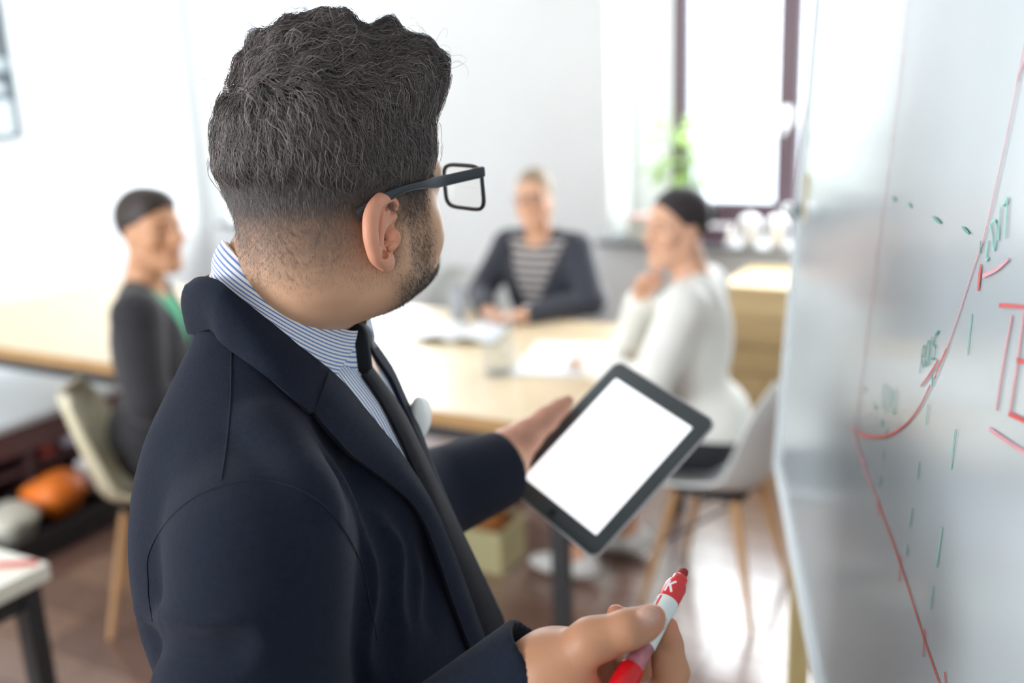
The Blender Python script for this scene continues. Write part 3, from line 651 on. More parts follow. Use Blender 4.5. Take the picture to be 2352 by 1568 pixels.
# ------------------------------------------------------------------ people
m_skin_at = mat('skin', (.5, .3, .2), .5, var=.05, scale=60, attr='tint', spec=.35, bump=.05, bscale=400)
def head_prims(F, c, R, s=1.0, chin=0.0, nose=1.0, cr=((0, -.016, .048), (.075, .096, .086)), jaw=(-.045, .052), ck=1.0):
    """head around the ear-hole midpoint c; R columns = right, forward, up"""
    L = lambda x, y, z: np.asarray(c) + R @ (np.array([x, y, z]) * s)
    e = lambda p, r, k=.02, op='add', Rl=None: F.ell(L(*p), np.array(r) * s, R if Rl is None else R @ Rl, k * s, op)
    cp = lambda a, b, ra, rb, k=.012, op='add': F.cap(L(*a), L(*b), ra * s, rb * s, k * s, op)
    e(cr[0], cr[1], .01); e((0, .028, .022), (.064, .064, .088), .03)
    e((0, .030, jaw[0] + chin * .4), (.054, .058, jaw[1]), .03)
    for q in (-1, 1):
        cp((q * .052, .004, -.048 + chin * .3), (q * .016, .076, -.086 + chin), .017, .017, .03)
        cp((q * .056, .0, -.005), (q * .052, .004, -.048 + chin * .3), .018, .017, .03)
        e((q * .047, .062 - .012 * (1 - ck) * 4, -.008), (.022 * ck, .024 * ck, .018), .025)
        cp((q * .012, .088, .045), (q * .046, .072, .042), .010, .010, .016)
        e((q * .031, .102, .022), (.017, .016, .013), .014, 'sub')
        e((q * .031, .0795, .022), (.0125, .0125, .0125), .003)
        e((q * .013, .100, -.020), (.010, .011, .008), .008)
    cp((0, .090, .034), (0, .112 * nose, -.012), .008, .0125, .014)
    e((0, .074, -.088 + chin), (.022, .020, .018), .02)
    cp((-.018, .090, -.046 + chin * .5), (.018, .090, -.046 + chin * .5), .0065, .0065, .012); cp((-.016, .090, -.056 + chin * .6), (.016, .090, -.056 + chin * .6), .0072, .0072, .010)
    cp((-.022, .102, -.0515 + chin * .5), (.022, .102, -.0515 + chin * .5), .0035, .0035, .006, 'sub')
    return L
def simple_ear(F, L, R, q, s=1.0):
    F.ell(L(q * .078, -.012, .004), np.array([.007, .017, .030]) * s, R @ rotm(-q * .45, 0.15), .008 * s)
    F.ell(L(q * .088, -.006, .006), np.array([.007, .009, .017]) * s, R @ rotm(-q * .45, 0.15), .004 * s, 'sub')
def hand_prims(F, wrist, fdir, pdir, s=1.0, curl=.5, q=1, thumb=True):
    """simple hand: wrist, finger direction, palm-facing direction; q = +1 right hand"""
    f = np.asarray(fdir, float); f /= np.linalg.norm(f); p = np.asarray(pdir, float); p -= f * (p @ f); p /= np.linalg.norm(p); sd = np.cross(f, p) * q    # thumb side
    W = np.asarray(wrist, float)
    F.ell(W + f * .050 * s, np.array([.040, .048, .016]) * s, np.stack([sd, f, p], 1), .02 * s)
    F.cap(W - f * .03 * s, W + f * .02 * s, .026 * s, .026 * s, .02 * s)
    for i, (o, ln) in enumerate(((.030, .072), (.010, .080), (-.010, .074), (-.029, .058))):
        a = W + f * .085 * s + sd * o * s; d1 = f * math.cos(curl) + p * math.sin(curl); d2 = f * math.cos(curl * 2.2) + p * math.sin(curl * 2.2)
        b = a + d1 * ln * .52 * s; c = b + d2 * ln * .48 * s
        F.cap(W + f * .06 * s + sd * o * .8 * s, a, .010 * s, .0095 * s, .006 * s); F.cap(a, b, .0095 * s, .0088 * s, .004 * s); F.cap(b, c, .0088 * s, .0075 * s, .003 * s)
    if thumb:
        a = W + f * .02 * s + sd * .028 * s + p * .008 * s; b = a + (f * .6 + sd * .7 + p * .25) * .042 * s; c = b + (f * .9 + sd * .25 + p * .2) * .034 * s
        F.cap(a, b, .014 * s, .011 * s, .012 * s); F.cap(b, c, .011 * s, .009 * s, .004 * s)
SK = {'light': srgb(228, 178, 148), 'tan': srgb(206, 152, 116)}
def seated(label, loc, yaw, sc=1.0, head_yaw=0.0, head_pitch=0.0, lean=0.0, skin='light', hair='short', hair_col=(40, 28, 24), arms=None, top=None, bottom=(34, 36, 44), shoes=(225, 226, 226), wide=1.0, feet=None, bare_ankle=False, h=.0075):
    """a seated adult; local frame: origin on the floor below the hips, +y forward, x to the person's right"""
    S = lambda p: np.asarray(p, float) * sc
    lo, hi = S((-.42, -.32, -.01)), S((.42, .75, 1.50))
    B = Field(lo, hi, h)
    ln = lambda p: np.array([p[0], p[1] + math.tan(lean) * max(0, p[2] - .5), p[2]])
    nb = ln((0, .0, 1.06)); hc = ln((0, .035, 1.205)); RH = rotm(head_yaw, head_pitch)
    L = head_prims(B, S(hc), RH, sc)
    for q in (-1, 1): simple_ear(B, L, RH, q, sc)
    B.cap(S(hc) + RH @ S((0, -.02, -.03)), S(nb) - S((0, .01, .04)), .053 * sc, .06 * sc, .03 * sc)
    sh = {q: ln((q * .165 * wide, -.005, 1.00)) for q in (-1, 1)}
    B.ell(S(ln((0, .01, .86))), S((.15 * wide, .095, .20)), k=.04 * sc); B.ell(S((0, 0, .56)), S((.155, .11, .12)), k=.05 * sc)
    arms = arms or {}; feet = feet or {}
    for q in (-1, 1):
        el, wr, fd, pd, cu = arms.get(q, ((q * .25, .10, .78), (q * .10, .38, .77), (-q * .6, .8, 0), (0, 0, -1), .3))
        el, wr = np.array(el), np.array(wr)
        B.cap(S(sh[q]), S(el), .046 * sc, .038 * sc, .03 * sc); B.cap(S(el), S(wr), .037 * sc, .026 * sc, .02 * sc)
        hand_prims(B, S(wr), fd, pd, sc * .95, cu, q)
        kn, an = feet.get(q, ((q * .11, .43, .50), (q * .10, .40, .09)))
        B.cap(S((q * .09, 0, .53)), S(kn), .075 * sc, .055 * sc, .03 * sc); B.cap(S(kn), S(an), .05 * sc, .034 * sc, .02 * sc); B.cap(S(an), S(an) + S((0, .08, -.03)), .03 * sc, .03 * sc, .02 * sc)
    V, Q = B.net(1)
    # skin tint: lips, brows, eyes
    lc = ((V - S(hc)) @ RH) / sc; C = np.tile(np.array(SK[skin]), (len(V), 1))
    def blend(mask, col):
        nonlocal C; C = C * (1 - mask[:, None]) + np.array(col) * mask[:, None]
    g = lambda p, r: np.clip(1.6 - 1.6 * np.sqrt((((lc - np.array(p)) / np.array(r)) ** 2).sum(1)), 0, 1)
    blend(g((0, .1, -.051), (.024, .03, .010)) * .7, srgb(178, 92, 84))
    for q in (-1, 1):
        blend(g((q * .031, .085, .022), (.016, .03, .0085)) * .75, srgb(70, 52, 46)); blend(g((q * .031, .085, .046), (.022, .03, .007)) * .7, srgb(*hair_col)); blend(g((q * .045, .06, -.02), (.025, .04, .025)) * .25, srgb(226, 140, 118))
    me = mesh_np('person', V, Q); set_col(me, C); body = obj('person', me, m_skin_at); body.location = loc; body.rotation_euler = (0, 0, yaw); tag(body, label, 'person')
    # hair
    H_ = Field(S(hc) - .2 * sc, S(hc) + .2 * sc, .006)
    e = lambda p, r, k=.02, op='add': H_.ell(L(*p), np.array(r) * sc, RH, k * sc, op)
    if hair == 'short':
        e((0, -.020, .056), (.083, .104, .094)); e((0, .03, .098), (.064, .06, .045)); e((0, .12, .01), (.085, .078, .092), .012, 'sub'); e((0, .02, -.085), (.13, .13, .09), .015, 'sub'); e((.085, .02, 0), (.03, .035, .045), .01, 'sub'); e((-.085, .02, 0), (.03, .035, .045), .01, 'sub')
    else:
        e((0, -.018, .052), (.082, .103, .093)); e((0, -.122, .050), (.036, .036, .036), .015); e((0, .118, .0), (.082, .08, .098), .012, 'sub'); e((0, .03, -.085), (.13, .13, .085), .015, 'sub'); e((.09, .03, -.01), (.03, .04, .045), .01, 'sub'); e((-.09, .03, -.01), (.03, .04, .045), .01, 'sub')
    hv, hq = H_.net(1); obj('hair', mesh_np('hair', hv, hq), mat('hair_%d_%d_%d' % hair_col, srgb(*hair_col), .55, var=.3, scale=60, bump=.6, bscale=150), body)
    # clothes
    def garment(name, m, fn, hh=h):
        G = Field(lo, hi, hh); fn(G); v, q_ = G.net(1); return obj(name, mesh_np(name, v, q_), m, body)
    tp = top
    def torso(G, t, sleeves=True):
        G.ell(S(ln((0, .012, .86))), S((.165 * wide + t, .108 + t, .21 + t)), k=.04 * sc); G.ell(S((0, .0, .60)), S((.165 + t, .125 + t, .13)), k=.05 * sc)
        for q in (-1, 1): G.cap(S(ln((q * .05, -.01, 1.035))), S(sh[q]), (.042 + t) * sc, (.05 + t) * sc, .03 * sc)
        if sleeves:
            for q in (-1, 1):
                el, wr, *_ = arms.get(q, ((q * .25, .10, .78), (q * .10, .38, .77), 0, 0, 0)); el, wr = np.array(el), np.array(wr)
                G.cap(S(sh[q]), S(el), (.057 + t) * sc, (.050 + t) * sc, .03 * sc); G.cap(S(el), S(wr + (el - wr) * .08), (.048 + t) * sc, (.036 + t) * sc, .02 * sc)
        G.cap(S(hc) + RH @ S((0, -.01, -.05)), S(nb) - S((0, .0, .05)), .055 * sc, .066 * sc, .004, 'sub')
        G.plane(S(ln((0, -.02, 1.085))), (0, .35, 1), .004)
        for q in (-1, 1):
            el, wr, fd, *_ = arms.get(q, ((q * .25, .10, .78), (q * .10, .38, .77), (-q * .6, .8, 0), 0, 0)); d = np.array(wr) - np.array(el); d /= np.linalg.norm(d)
    for spec in tp:
        nm, m, t, kind = spec
        if kind == 'shirt': garment(nm, m, lambda G: torso(G, t))
        elif kind == 'vest': garment(nm, m, lambda G: torso(G, t, False))
        else:
            def jk(G):
                torso(G, t)
                # open front: a wedge cut away between the lapels
                G.apply(lo, hi, lambda X, Y, Z: np.maximum(np.abs(X) - (.012 + .36 * np.clip(Z - .72 * sc, 0, 1)) * kind, -(Y - math.tan(lean) * np.maximum(0, Z - .5) - .03)) + 0 * Z, .01, 'sub', m=0)
            garment(nm, m, jk)
    def trousers(G):
        G.ell(S((0, .0, .555)), S((.172, .128, .115)), k=.04 * sc)
        for q in (-1, 1):
            kn, an = feet.get(q, ((q * .11, .43, .50), (q * .10, .40, .09))); kn, an = np.array(kn), np.array(an)
            G.cap(S((q * .09, 0, .54)), S(kn), .088 * sc, .068 * sc, .03 * sc); G.cap(S(kn), S(an + (kn - an) * (.22 if bare_ankle else .03)), .064 * sc, .047 * sc, .03 * sc)
    garment('trousers', mat('trouser_%d_%d_%d' % bottom, srgb(*bottom), .8, var=.1, scale=40, bump=.2, bscale=300), trousers)
    for q in (-1, 1):
        kn, an = feet.get(q, ((q * .11, .43, .50), (q * .10, .40, .09))); an = np.array(an)
        G = Field(S(an) - .16, S(an) + .26, .006); f = S(an) + np.array([0, .0, 0]); z = .045 * sc
        G.ell((f[0], f[1] + .055, z), (.043, .135, .042), k=.01); G.ell((f[0], f[1] - .02, .07), (.036, .05, .045), k=.03); G.plane((0, 0, .004), (0, 0, -1), .004)
        v, q_ = G.net(1); obj('shoe', mesh_np('shoe', v, q_), mat('shoe_%d_%d_%d' % shoes, srgb(*shoes), .5, var=.05), body)
    return body, hc * sc, RH
def glasses_simple(body, hc, RH, sc, m, label):
    L = lambda x, y, z: hc + RH @ (np.array([x, y, z]) * sc)
    t = thing('eyeglasses', label, 'glasses', body.location, body.rotation_euler[2])
    for q in (-1, 1):
        MB().tube([L(q * .033 + .023 * math.cos(a), .118, .022 + .018 * math.sin(a)) for a in np.linspace(0, 2 * math.pi, 17)], .002, 6, False).build('rim', m, t, True)
        MB().tube([L(q * .057, .117, .03), L(q * .078, .09, .03), L(q * .082, .0, .028), L(q * .08, -.02, .012)], .002, 6).build('temple', m, t, True)
        MB().lathe([(.0005, 0), (.0225, 0), (.0225, .001), (.0005, .001)], 20, L(q * .033, .117, .022), RH @ np.array([[1, 0, 0], [0, 0, 1], [0, .8, 0]])).build('lens', glass_mat('spectacle_lens'), t)
    MB().tube([L(-.011, .118, .026), L(0, .121, .029), L(.011, .118, .026)], .002, 6).build('bridge', m, t, True)
m_blackcloth = mat('black_wool', srgb(36, 35, 40), .85, var=.12, scale=30, bump=.3, bscale=300, sheen=.15)
m_green = mat('green_cotton', srgb(74, 172, 130), .8, var=.08, scale=30, bump=.2, bscale=200)
m_cardi = mat('charcoal_knit', srgb(58, 62, 72), .9, var=.12, scale=40, bump=.4, bscale=250, sheen=.1)
m_blouse = mat('white_blouse', srgb(240, 240, 234), .7, var=.03, scale=12, bump=.25, bscale=30)
# striped top: pale bands on dark grey, woven in
m_strip = bpy.data.materials.new('striped_jersey'); m_strip.use_nodes = True
_n = m_strip.node_tree; _b = _n.nodes['Principled BSDF']; _b.inputs['Roughness'].default_value = .85
_tc = _n.nodes.new('ShaderNodeTexCoord'); _w = _n.nodes.new('ShaderNodeTexWave'); _w.wave_type = 'BANDS'; _w.bands_direction = 'Z'; _w.inputs['Scale'].default_value = 9; _w.inputs['Distortion'].default_value = .3
_r = _n.nodes.new('ShaderNodeValToRGB'); _r.color_ramp.elements[0].position = .45; _r.color_ramp.elements[1].position = .6; _r.color_ramp.elements[0].color = (*srgb(84, 82, 86), 1); _r.color_ramp.elements[1].color = (*srgb(196, 190, 188), 1)
_n.links.new(_tc.outputs['Object'], _w.inputs[0]); _n.links.new(_w.outputs['Fac'], _r.inputs[0]); _n.links.new(_r.outputs[0], _b.inputs['Base Color'])

# man in black at the left, sitting side-on and looking towards the board
seated('seated man in black jacket over a green shirt, at the left of the table', (*rm(-1.41, -.27)[:2], 0), -1.35, sc=1.065, head_yaw=-.80, head_pitch=.02, lean=.05, skin='tan', hair='short', hair_col=(44, 32, 26),
       arms={1: ((.24, .03, .76), (.13, .26, .66), (-.2, 1, -.2), (0, 0, -1), .3), -1: ((-.25, .10, .80), (-.20, .34, .76), (.2, 1, 0), (0, 0, -1), .2)}, top=[('shirt', m_green, .0, 'vest'), ('jacket', m_blackcloth, .014, .75)], bottom=(36, 34, 38), shoes=(30, 28, 28))
# woman in the dark cardigan behind the table
b_, hc_, rh_ = seated('seated woman in charcoal cardigan and striped top, behind the table', (*rm(-.80, 1.47)[:2], 0), RA + math.pi, sc=1.0, head_yaw=.25, lean=.08, skin='light', hair='bun', hair_col=(150, 128, 104),
       arms={1: ((.27, .12, .79), (.10, .37, .775), (-.8, .6, 0), (0, -.2, -1), .35), -1: ((-.27, .12, .79), (-.10, .37, .775), (.8, .6, 0), (0, -.2, -1), .35)}, top=[('striped_top', m_strip, .0, 'vest'), ('cardigan', m_cardi, .012, 1.1)], bottom=(50, 52, 62))
glasses_simple(b_, hc_, rh_, 1.0, m_black, 'dark rimmed glasses worn by the woman in the cardigan')
w1t = b_
# her watch on the left wrist
wt = thing('wristwatch', 'shiny round wristwatch on the cardigan woman\'s left wrist', 'watch', b_.location, b_.rotation_euler[2])
_a, _c = np.array((-.27, .12, .79)), np.array((-.10, .37, .775)); _d = (_c - _a) / np.linalg.norm(_c - _a); _p = _a + (_c - _a) * .98; _s = np.cross(_d, [0, 0, 1]); _s /= np.linalg.norm(_s); _u = np.cross(_s, _d)
MB().tube([_p + (_s * math.cos(a) + _u * math.sin(a)) * .034 for a in np.linspace(0, 2 * math.pi, 21)], .006, 6, False).build('strap', m_chrome, wt, True)
MB().lathe([(.002, .0), (.020, 0), (.021, .007), (.016, .010), (.001, .010)], 20, _p + _u * .030, np.stack([_s, _d, _u], 1)).build('watch_case', mat('polished_steel', (.9, .9, .92), .08, 1.0), wt, True, 40)
# woman in white at the right end of the table, chin on her hand
seated('seated woman in white blouse resting her chin on her hand', (*rm(.23, .60)[:2], 0), RA + math.pi / 2 + .10, sc=1.02, head_yaw=.85, head_pitch=-.03, lean=.10, skin='light', hair='bun', hair_col=(42, 34, 36),
       arms={1: ((.16, .30, .79), (-.005, .225, .985), (-.30, -.22, 1), (-.5, -1, 0), .9), -1: ((-.25, .13, .77), (-.05, .38, .765), (.75, .65, 0), (0, 0, -1), .3)}, top=[('blouse', m_blouse, .014, 'shirt')], bottom=(34, 34, 42), shoes=(226, 226, 222), bare_ankle=True,
       feet={1: ((.11, .41, .50), (.13, .30, .09)), -1: ((-.11, .43, .50), (-.11, .42, .09))})
# ------------------------------------------------------------------ the presenter
TB = math.radians(-12.0)
bF = np.array([math.cos(TB), math.sin(TB), 0]); bR = np.array([math.sin(TB), -math.cos(TB), 0]); bU = np.array([0, 0, 1.])
RBD = np.stack([bR, bF, bU], 1); BO = np.array([-.19, .85, 1.50])
def bl(x, y, z): return BO + RBD @ np.array([x, y, z], float)
def tob(P): return (np.asarray(P) - BO) @ RBD
HY, HP = math.radians(50 - 90), math.radians(3)
RHD = rotm(HY, HP, math.radians(0)); HC = at(920, 545, .80) - RHD @ np.array([.073, .008, 0])
def hl(x, y, z): return HC + RHD @ np.array([x, y, z], float)
def toh(P): return (np.asarray(P) - HC) @ RHD
R_SH, R_EL, R_WR = bl(.176, .038, -.092), bl(.235, .02, -.36), at(1222, 1556, .725)
L_SH, L_WR, L_EL = bl(-.160, -.045, -.105), at(1168, 1068, 1.215), at(905, 1175, 1.10)

# --- bare body: head, neck, trunk, arms, hands
HF = Field(HC - np.array([.14, .14, .20]), HC + np.array([.14, .14, .15]), .0017)
L = head_prims(HF, HC, RHD, 1.0, chin=.046, cr=((0, .006, .054), (.075, .092, .086)), jaw=(-.040, .038), ck=.8, nose=.93)
simple_ear(HF, L, RHD, -1)
HF.cap(hl(0, -.022, -.02), bl(0, -.012, .06), .058, .056, .03); HF.cap(bl(0, -.012, .06), bl(0, -.02, -.05), .056, .062, .02)
# the right ear, laid out in detail
EAR0 = proj(HF.hit(914, 545))[2] + .0012
EAR_D = lambda x: EAR0 - (908 - x) / 67 * .036
e3 = lambda x, y, o=0.0: at(x, y, EAR_D(x) + o)
hollow = None
EF = Field(at(880, 530, .785) - .05, at(880, 530, .785) + .05, .0008)
eb = -RHD[:, 1] * math.cos(.45) + RHD[:, 0] * math.sin(.45); RE = np.stack([np.cross(RHD[:, 2], eb) * -1, eb, RHD[:, 2]], 1)
HF.ell(e3(882, 538, .002), (.011, .012, .022), RE, .010, 'sub'); hV, hQ = HF.net(2)
EF.ell(e3(878, 530, .004), (.0045, .017, .030), RE, .004)
hel = [(907, 480), (906, 468), (898, 459), (884, 457), (868, 464), (857, 478), (851, 498), (850, 522), (852, 548), (858, 573), (865, 592), (876, 603)]
EF.chain([e3(*p) for p in crom(hel, 26)], np.interp(np.linspace(0, 1, 26), [0, .1, .25, .5, .75, 1], [.0022, .0032, .0040, .0046, .0046, .0045]), .0035)
EF.ell(e3(885, 597), (.0048, .0085, .0095), RE, .005); EF.ell(e3(893, 601), (.0042, .006, .007), RE, .004)
EF.ell(e3(891, 545, -.004), (.0105, .0078, .0125), RE, .003, 'sub'); EF.ell(e3(893, 541, .006), (.012, .005, .009), RE, .002, 'sub')
EF.chain([e3(900, 474, -.003), e3(893, 484, -.003), e3(885, 500, -.003)], [.0036, .0042, .0026], .002, 'sub')
EF.chain([e3(*p, -.0045) for p in crom([(880, 480), (873, 500), (870, 525), (867, 550), (866, 575)], 12)], [.0016] * 12, .002, 'sub')
EF.chain([e3(*p, -.001) for p in crom([(906, 497), (893, 507), (880, 520), (874, 530)], 10)], np.linspace(.0022, .0030, 10), .002)
EF.chain([e3(*p, -.0015) for p in crom([(890, 488), (881, 505), (875, 528), (872, 550), (873, 568), (880, 576)], 14)], [.0026] * 14, .002)
EF.ell(e3(908, 546, -.002), (.0045, .0042, .0068), RE, .003); EF.ell(e3(899, 566, -.001), (.004, .0075, .0035), RE, .003)
EF.ell(e3(880, 586, -.005), (.0035, .006, .0032), RE, .002, 'sub')
EF.ell(e3(896, 530, .013), (.006, .011, .022), RE, .006)
eV, eQ = EF.net(1)
# trunk and arms under the clothes, and the legs
BF = Field(bl(0, 0, 0) - np.array([.5, .5, 1.5]), bl(0, 0, 0) + np.array([.5, .5, .1]), .010)
BF.ell(bl(0, 0, -.2), (.15, .095, .25), RBD, .03); BF.ell(bl(0, .02, -.5), (.15, .11, .15), RBD, .05); BF.cap(bl(0, -.012, .06), bl(0, -.02, -.10), .05, .06, .03)
for sh_, el_, wr_ in ((R_SH, R_EL, R_WR), (L_SH, L_EL, L_WR)): BF.cap(sh_, el_, .045, .038, .03); BF.cap(el_, wr_, .037, .028, .02)
for q in (-1, 1): BF.cap(bl(q * .09, .02, -.58), bl(q * .1, .03, -1.02), .08, .055, .04); BF.cap(bl(q * .1, .03, -1.02), bl(q * .11, .0, -1.42), .05, .036, .03); BF.cap(bl(q * .11, 0, -1.42), bl(q * .115, .1, -1.455), .03, .028, .02)
tV, tQ = BF.net(1)
# right hand closed on the marker
A = at
RF = Field(at(1400, 1560, .70) - .15, at(1400, 1560, .70) + .15, .0014)
RF.cap(R_WR + (R_EL - R_WR) * .12, A(1268, 1548, .712), .028, .025, .02)
RF.ell(A(1335, 1570, .712), (.034, .030, .026), None, .02); RF.cap(A(1268, 1548, .712), A(1400, 1625, .708), .025, .022, .03)
RF.cap(A(1285, 1545, .703), A(1360, 1477, .690), .0185, .0160, .016); RF.cap(A(1360, 1473, .690), A(1442, 1445, .684), .0160, .0132, .008); RF.cap(A(1442, 1445, .684), A(1497, 1419, .688), .0128, .0098, .005)
RF.ell(A(1470, 1440, .688), (.014, .010, .011), None, .006)
PALM = A(1405, 1622, .706)
for ch in ([(1415, 1640, .700, .012), (1520, 1590, .697, .0108), (1552, 1545, .699, .0094), (1541, 1478, .707, .0082), (1537, 1437, .713, .0062)],
           [(1400, 1600, .712, .012), (1480, 1560, .734, .0105), (1470, 1480, .742, .0090), (1440, 1425, .735, .0082), (1415, 1408, .728, .0066)],
           [(1410, 1660, .696, .012), (1505, 1635, .690, .0105), (1540, 1590, .692, .0092), (1525, 1530, .700, .008), (1515, 1500, .706, .0066)],
           [(1400, 1680, .692, .011), (1480, 1675, .684, .009), (1510, 1640, .686, .008), (1500, 1600, .692, .007)]):
    RF.cap(PALM, A(*ch[0][:3]), .014, ch[0][3], .012)
    for a, b in zip(ch, ch[1:]): RF.cap(A(*a[:3]), A(*b[:3]), a[3], b[3], .004)
RF.chain([A(1375, 1512, .690), A(1395, 1545, .688)], [.006, .004], .012, 'sub')
NAIL = A(1491, 1413, .6768)
RF.ell(A(1489, 1414, .6785), (.0082, .0035, .0068), None, .0012)
rV, rQ = RF.net(1)
# left hand holding the tablet: palm and fingers behind, thumb along the edge
LF = Field(at(1210, 1010, 1.26) - .14, at(1210, 1010, 1.26) + .14, .0018)
LF.cap(L_WR + (L_EL - L_WR) * .1, A(1165, 1040, 1.245), .028, .025, .02)
LF.ell(A(1196, 1046, 1.302), (.034, .030, .032), None, .02); LF.cap(A(1165, 1040, 1.25), A(1196, 1046, 1.30), .026, .026, .02)
LF.chain([A(1168, 1034, 1.245), A(1205, 1004, 1.250), A(1255, 962, 1.260), A(1284, 938, 1.268), A(1305, 920, 1.274)], [.0245, .0205, .0150, .0112, .0074], .008)
for k_, (yy, ln_) in enumerate(((990, 70), (1024, 84), (1058, 78), (1088, 60))):
    a, b, c = A(1222, yy + 10, 1.322), A(1250 + ln_ * .3, yy + 14, 1.334), A(1262 + ln_, yy + 22, 1.325)
    LF.cap(A(1200, 1045, 1.30), a, .014, .011, .01); LF.cap(a, b, .011, .0095, .004); LF.cap(b, c, .0095, .008, .004)
lV, lQ = LF.net(1)

# join into one figure with per-point skin tint
parts = [(hV, hQ), (eV, eQ), (tV, tQ), (rV, rQ), (lV, lQ)]
off = np.cumsum([0] + [len(p[0]) for p in parts]); MV = np.concatenate([p[0] for p in parts]); MQ = np.concatenate([p[1] + o for p, o in zip(parts, off)])
SKIN = np.array(srgb(222, 174, 140)); MC = np.tile(SKIN, (len(MV), 1))
q = toh(MV[:len(hV)]); zx, zy, zz = np.abs(q[:, 0]), q[:, 1], q[:, 2]
HAIRC = np.array(srgb(66, 58, 54))
# clipped sides and nape: hair-root colour; density falls towards the lower hairline
fade = ss(-.040, .005, zz) * ss(.052, .036, zy) * np.clip(1 - ss(-.01, .02, zy) * ss(.02, .005, zz), 0, 1)
fade_d = fade * (.50 + .50 * ss(-.01, .055, zz))
side = ss(.006, .018, zy) * ss(.056, .040, zy) * ss(.060, .035, zz) * ss(-.06, -.03, zz)
beard = ss(-.016, .010, zy + .3 * np.minimum(0, zz + .06)) * ss(-.018, -.040, zz - .55 * np.clip(zy - .05, -.02, .05) * 0)
cheek = 1 - ss(.046, .060, zy) * ss(-.048, -.030, zz)
beard_d = np.clip(np.maximum(beard * cheek, side * .75), 0, 1)
dk = np.clip(np.maximum(fade_d * .80, beard_d * .55), 0, 1)
MC[:len(hV)] = MC[:len(hV)] * (1 - dk[:, None]) + HAIRC * dk[:, None]
# brows
for sx in (-1, 1):
    br = np.exp(-(((q[:, 0] - sx * .032) / .02) ** 2 + ((zz - .05 + .1 * (zx - .03)) / .006) ** 2)) * ss(.05, .06, zy); MC[:len(hV)] = MC[:len(hV)] * (1 - .85 * br[:, None]) + HAIRC * .6 * .85 * br[:, None]
MC[off[1]:off[2]] = np.array(srgb(228, 160, 130))
for a, b in ((off[3], off[4]), (off[4], off[5])): MC[a:b] = np.array(srgb(190, 138, 106))
P = MV[off[3]:off[4]]
nl = np.exp(-(np.linalg.norm((P - NAIL) / np.array([.0085, .01, .0070]), axis=1) ** 4)); MC[off[3]:off[4]] = MC[off[3]:off[4]] * (1 - nl[:, None]) + np.array(srgb(204, 164, 146)) * nl[:, None]
MC[off[4]:off[5]] = np.array(srgb(210, 154, 130))
for tip in (A(1537, 1430, .713), A(1413, 1404, .728), A(1500, 1420, .688)):
    tp_ = np.exp(-(np.linalg.norm(P - tip, axis=1) / .012) ** 2) * .45; tp_ = tp_ * (1 - nl); MC[off[3]:off[4]] = MC[off[3]:off[4]] * (1 - tp_[:, None]) + np.array(srgb(222, 130, 108)) * tp_[:, None]
me = mesh_np('person', MV, MQ); set_col(me, MC)
man = obj('person', me, m_skin_at); tag(man, 'standing man in navy suit and glasses seen from behind, in the foreground', 'person')
# --- jacket: trunk by cross-sections, shoulders and sleeves
ZS = np.array([-.76, -.70, -.55, -.42, -.31, -.19, -.13, -.08, -.03, 0, .03, .06])
YF = np.array([.14, .14, .175, .188, .178, .135, .114, .096, .074, .052, .032, .012])
YB = np.array([-.125, -.125, -.122, -.130, -.140, -.127, -.112, -.099, -.090, -.086, -.080, -.074])
XW = np.array([.185, .185, .178, .172, .176, .182, .182, .176, .155, .12, .085, .07])
TWIST = .22      # the left shoulder is held back
def trunk(F, grow=0.0, k=.02):
    def fn(X, Y, Z):
        px, py = X - BO[0], Y - BO[1]; xs = px * bR[0] + py * bR[1]; x = np.abs(xs); z = Z - BO[2]; y = px * bF[0] + py * bF[1] - TWIST * np.clip((z + .45) / .35, 0, 1) * np.minimum(xs, .02)
        yf = np.interp(z, ZS, YF) + grow; yb = np.interp(z, ZS, YB) - grow; w = np.interp(z, ZS, XW) + grow; c = (yf + yb) / 2; d = (yf - yb) / 2
        kk = ((x / w) ** 2.3 + (np.abs(y - c) / d) ** 2.3) ** (1 / 2.3)
        g = (kk - 1) * np.minimum(w, d)
        return np.maximum(g, np.maximum(z - .045, -z - .74)).astype(np.float32)
    F.apply(bl(0, 0, 0) - np.array([.25, .25, .78]), bl(0, 0, 0) + np.array([.25, .25, .08]), fn, k, 'add')
JF = Field(BO + np.array([-.22, -.32, -.80]), BO + np.array([.40, .48, .14]), .0034)
trunk(JF)
for q_ in (-1, 1):
    JF.cap(bl(q_ * .055, -.025, -.022), bl(q_ * .155, (.024 if q_ > 0 else -.045), -.082), .045, .048, .05)
    JF.ell(bl(q_ * .085, -.056, -.14), (.085, .055, .13), RBD, .03)
JT = Field.__new__(Field); JT.__dict__.update(JF.__dict__); JT.f = JF.f.copy()          # the trunk alone: collar, lapels, shirt and tie lie on it
JF.chain([R_SH, R_SH * .55 + R_EL * .45 + bR * .008, R_EL], [.066, .069, .062], .022); JF.chain([R_EL, R_WR + (R_WR - R_EL) * .05], [.060, .042], .03)
JF.chain([L_SH, L_EL], [.058, .056], .03); JF.chain([L_EL, L_WR + (L_EL - L_WR) * .05], [.058, .046], .03)
d_ = R_WR - R_EL; d_ /= np.linalg.norm(d_)
def hitj(px, py, off=0.0, F=None):
    F = F or JF; p = F.hit(px, py)
    return None if p is None else (p + F.grad(p) * off)
def cut_cuff(F, w_, d):
    lo, hi = w_ - .075, w_ + .075
    F.apply(lo, hi, lambda X, Y, Z: -((X - w_[0]) * d[0] + (Y - w_[1]) * d[1] + (Z - w_[2]) * d[2]), .002, 'sub', m=0)
    F.cap(w_ - d * .035, w_ + d * .02, .034, .037, .003, 'sub')
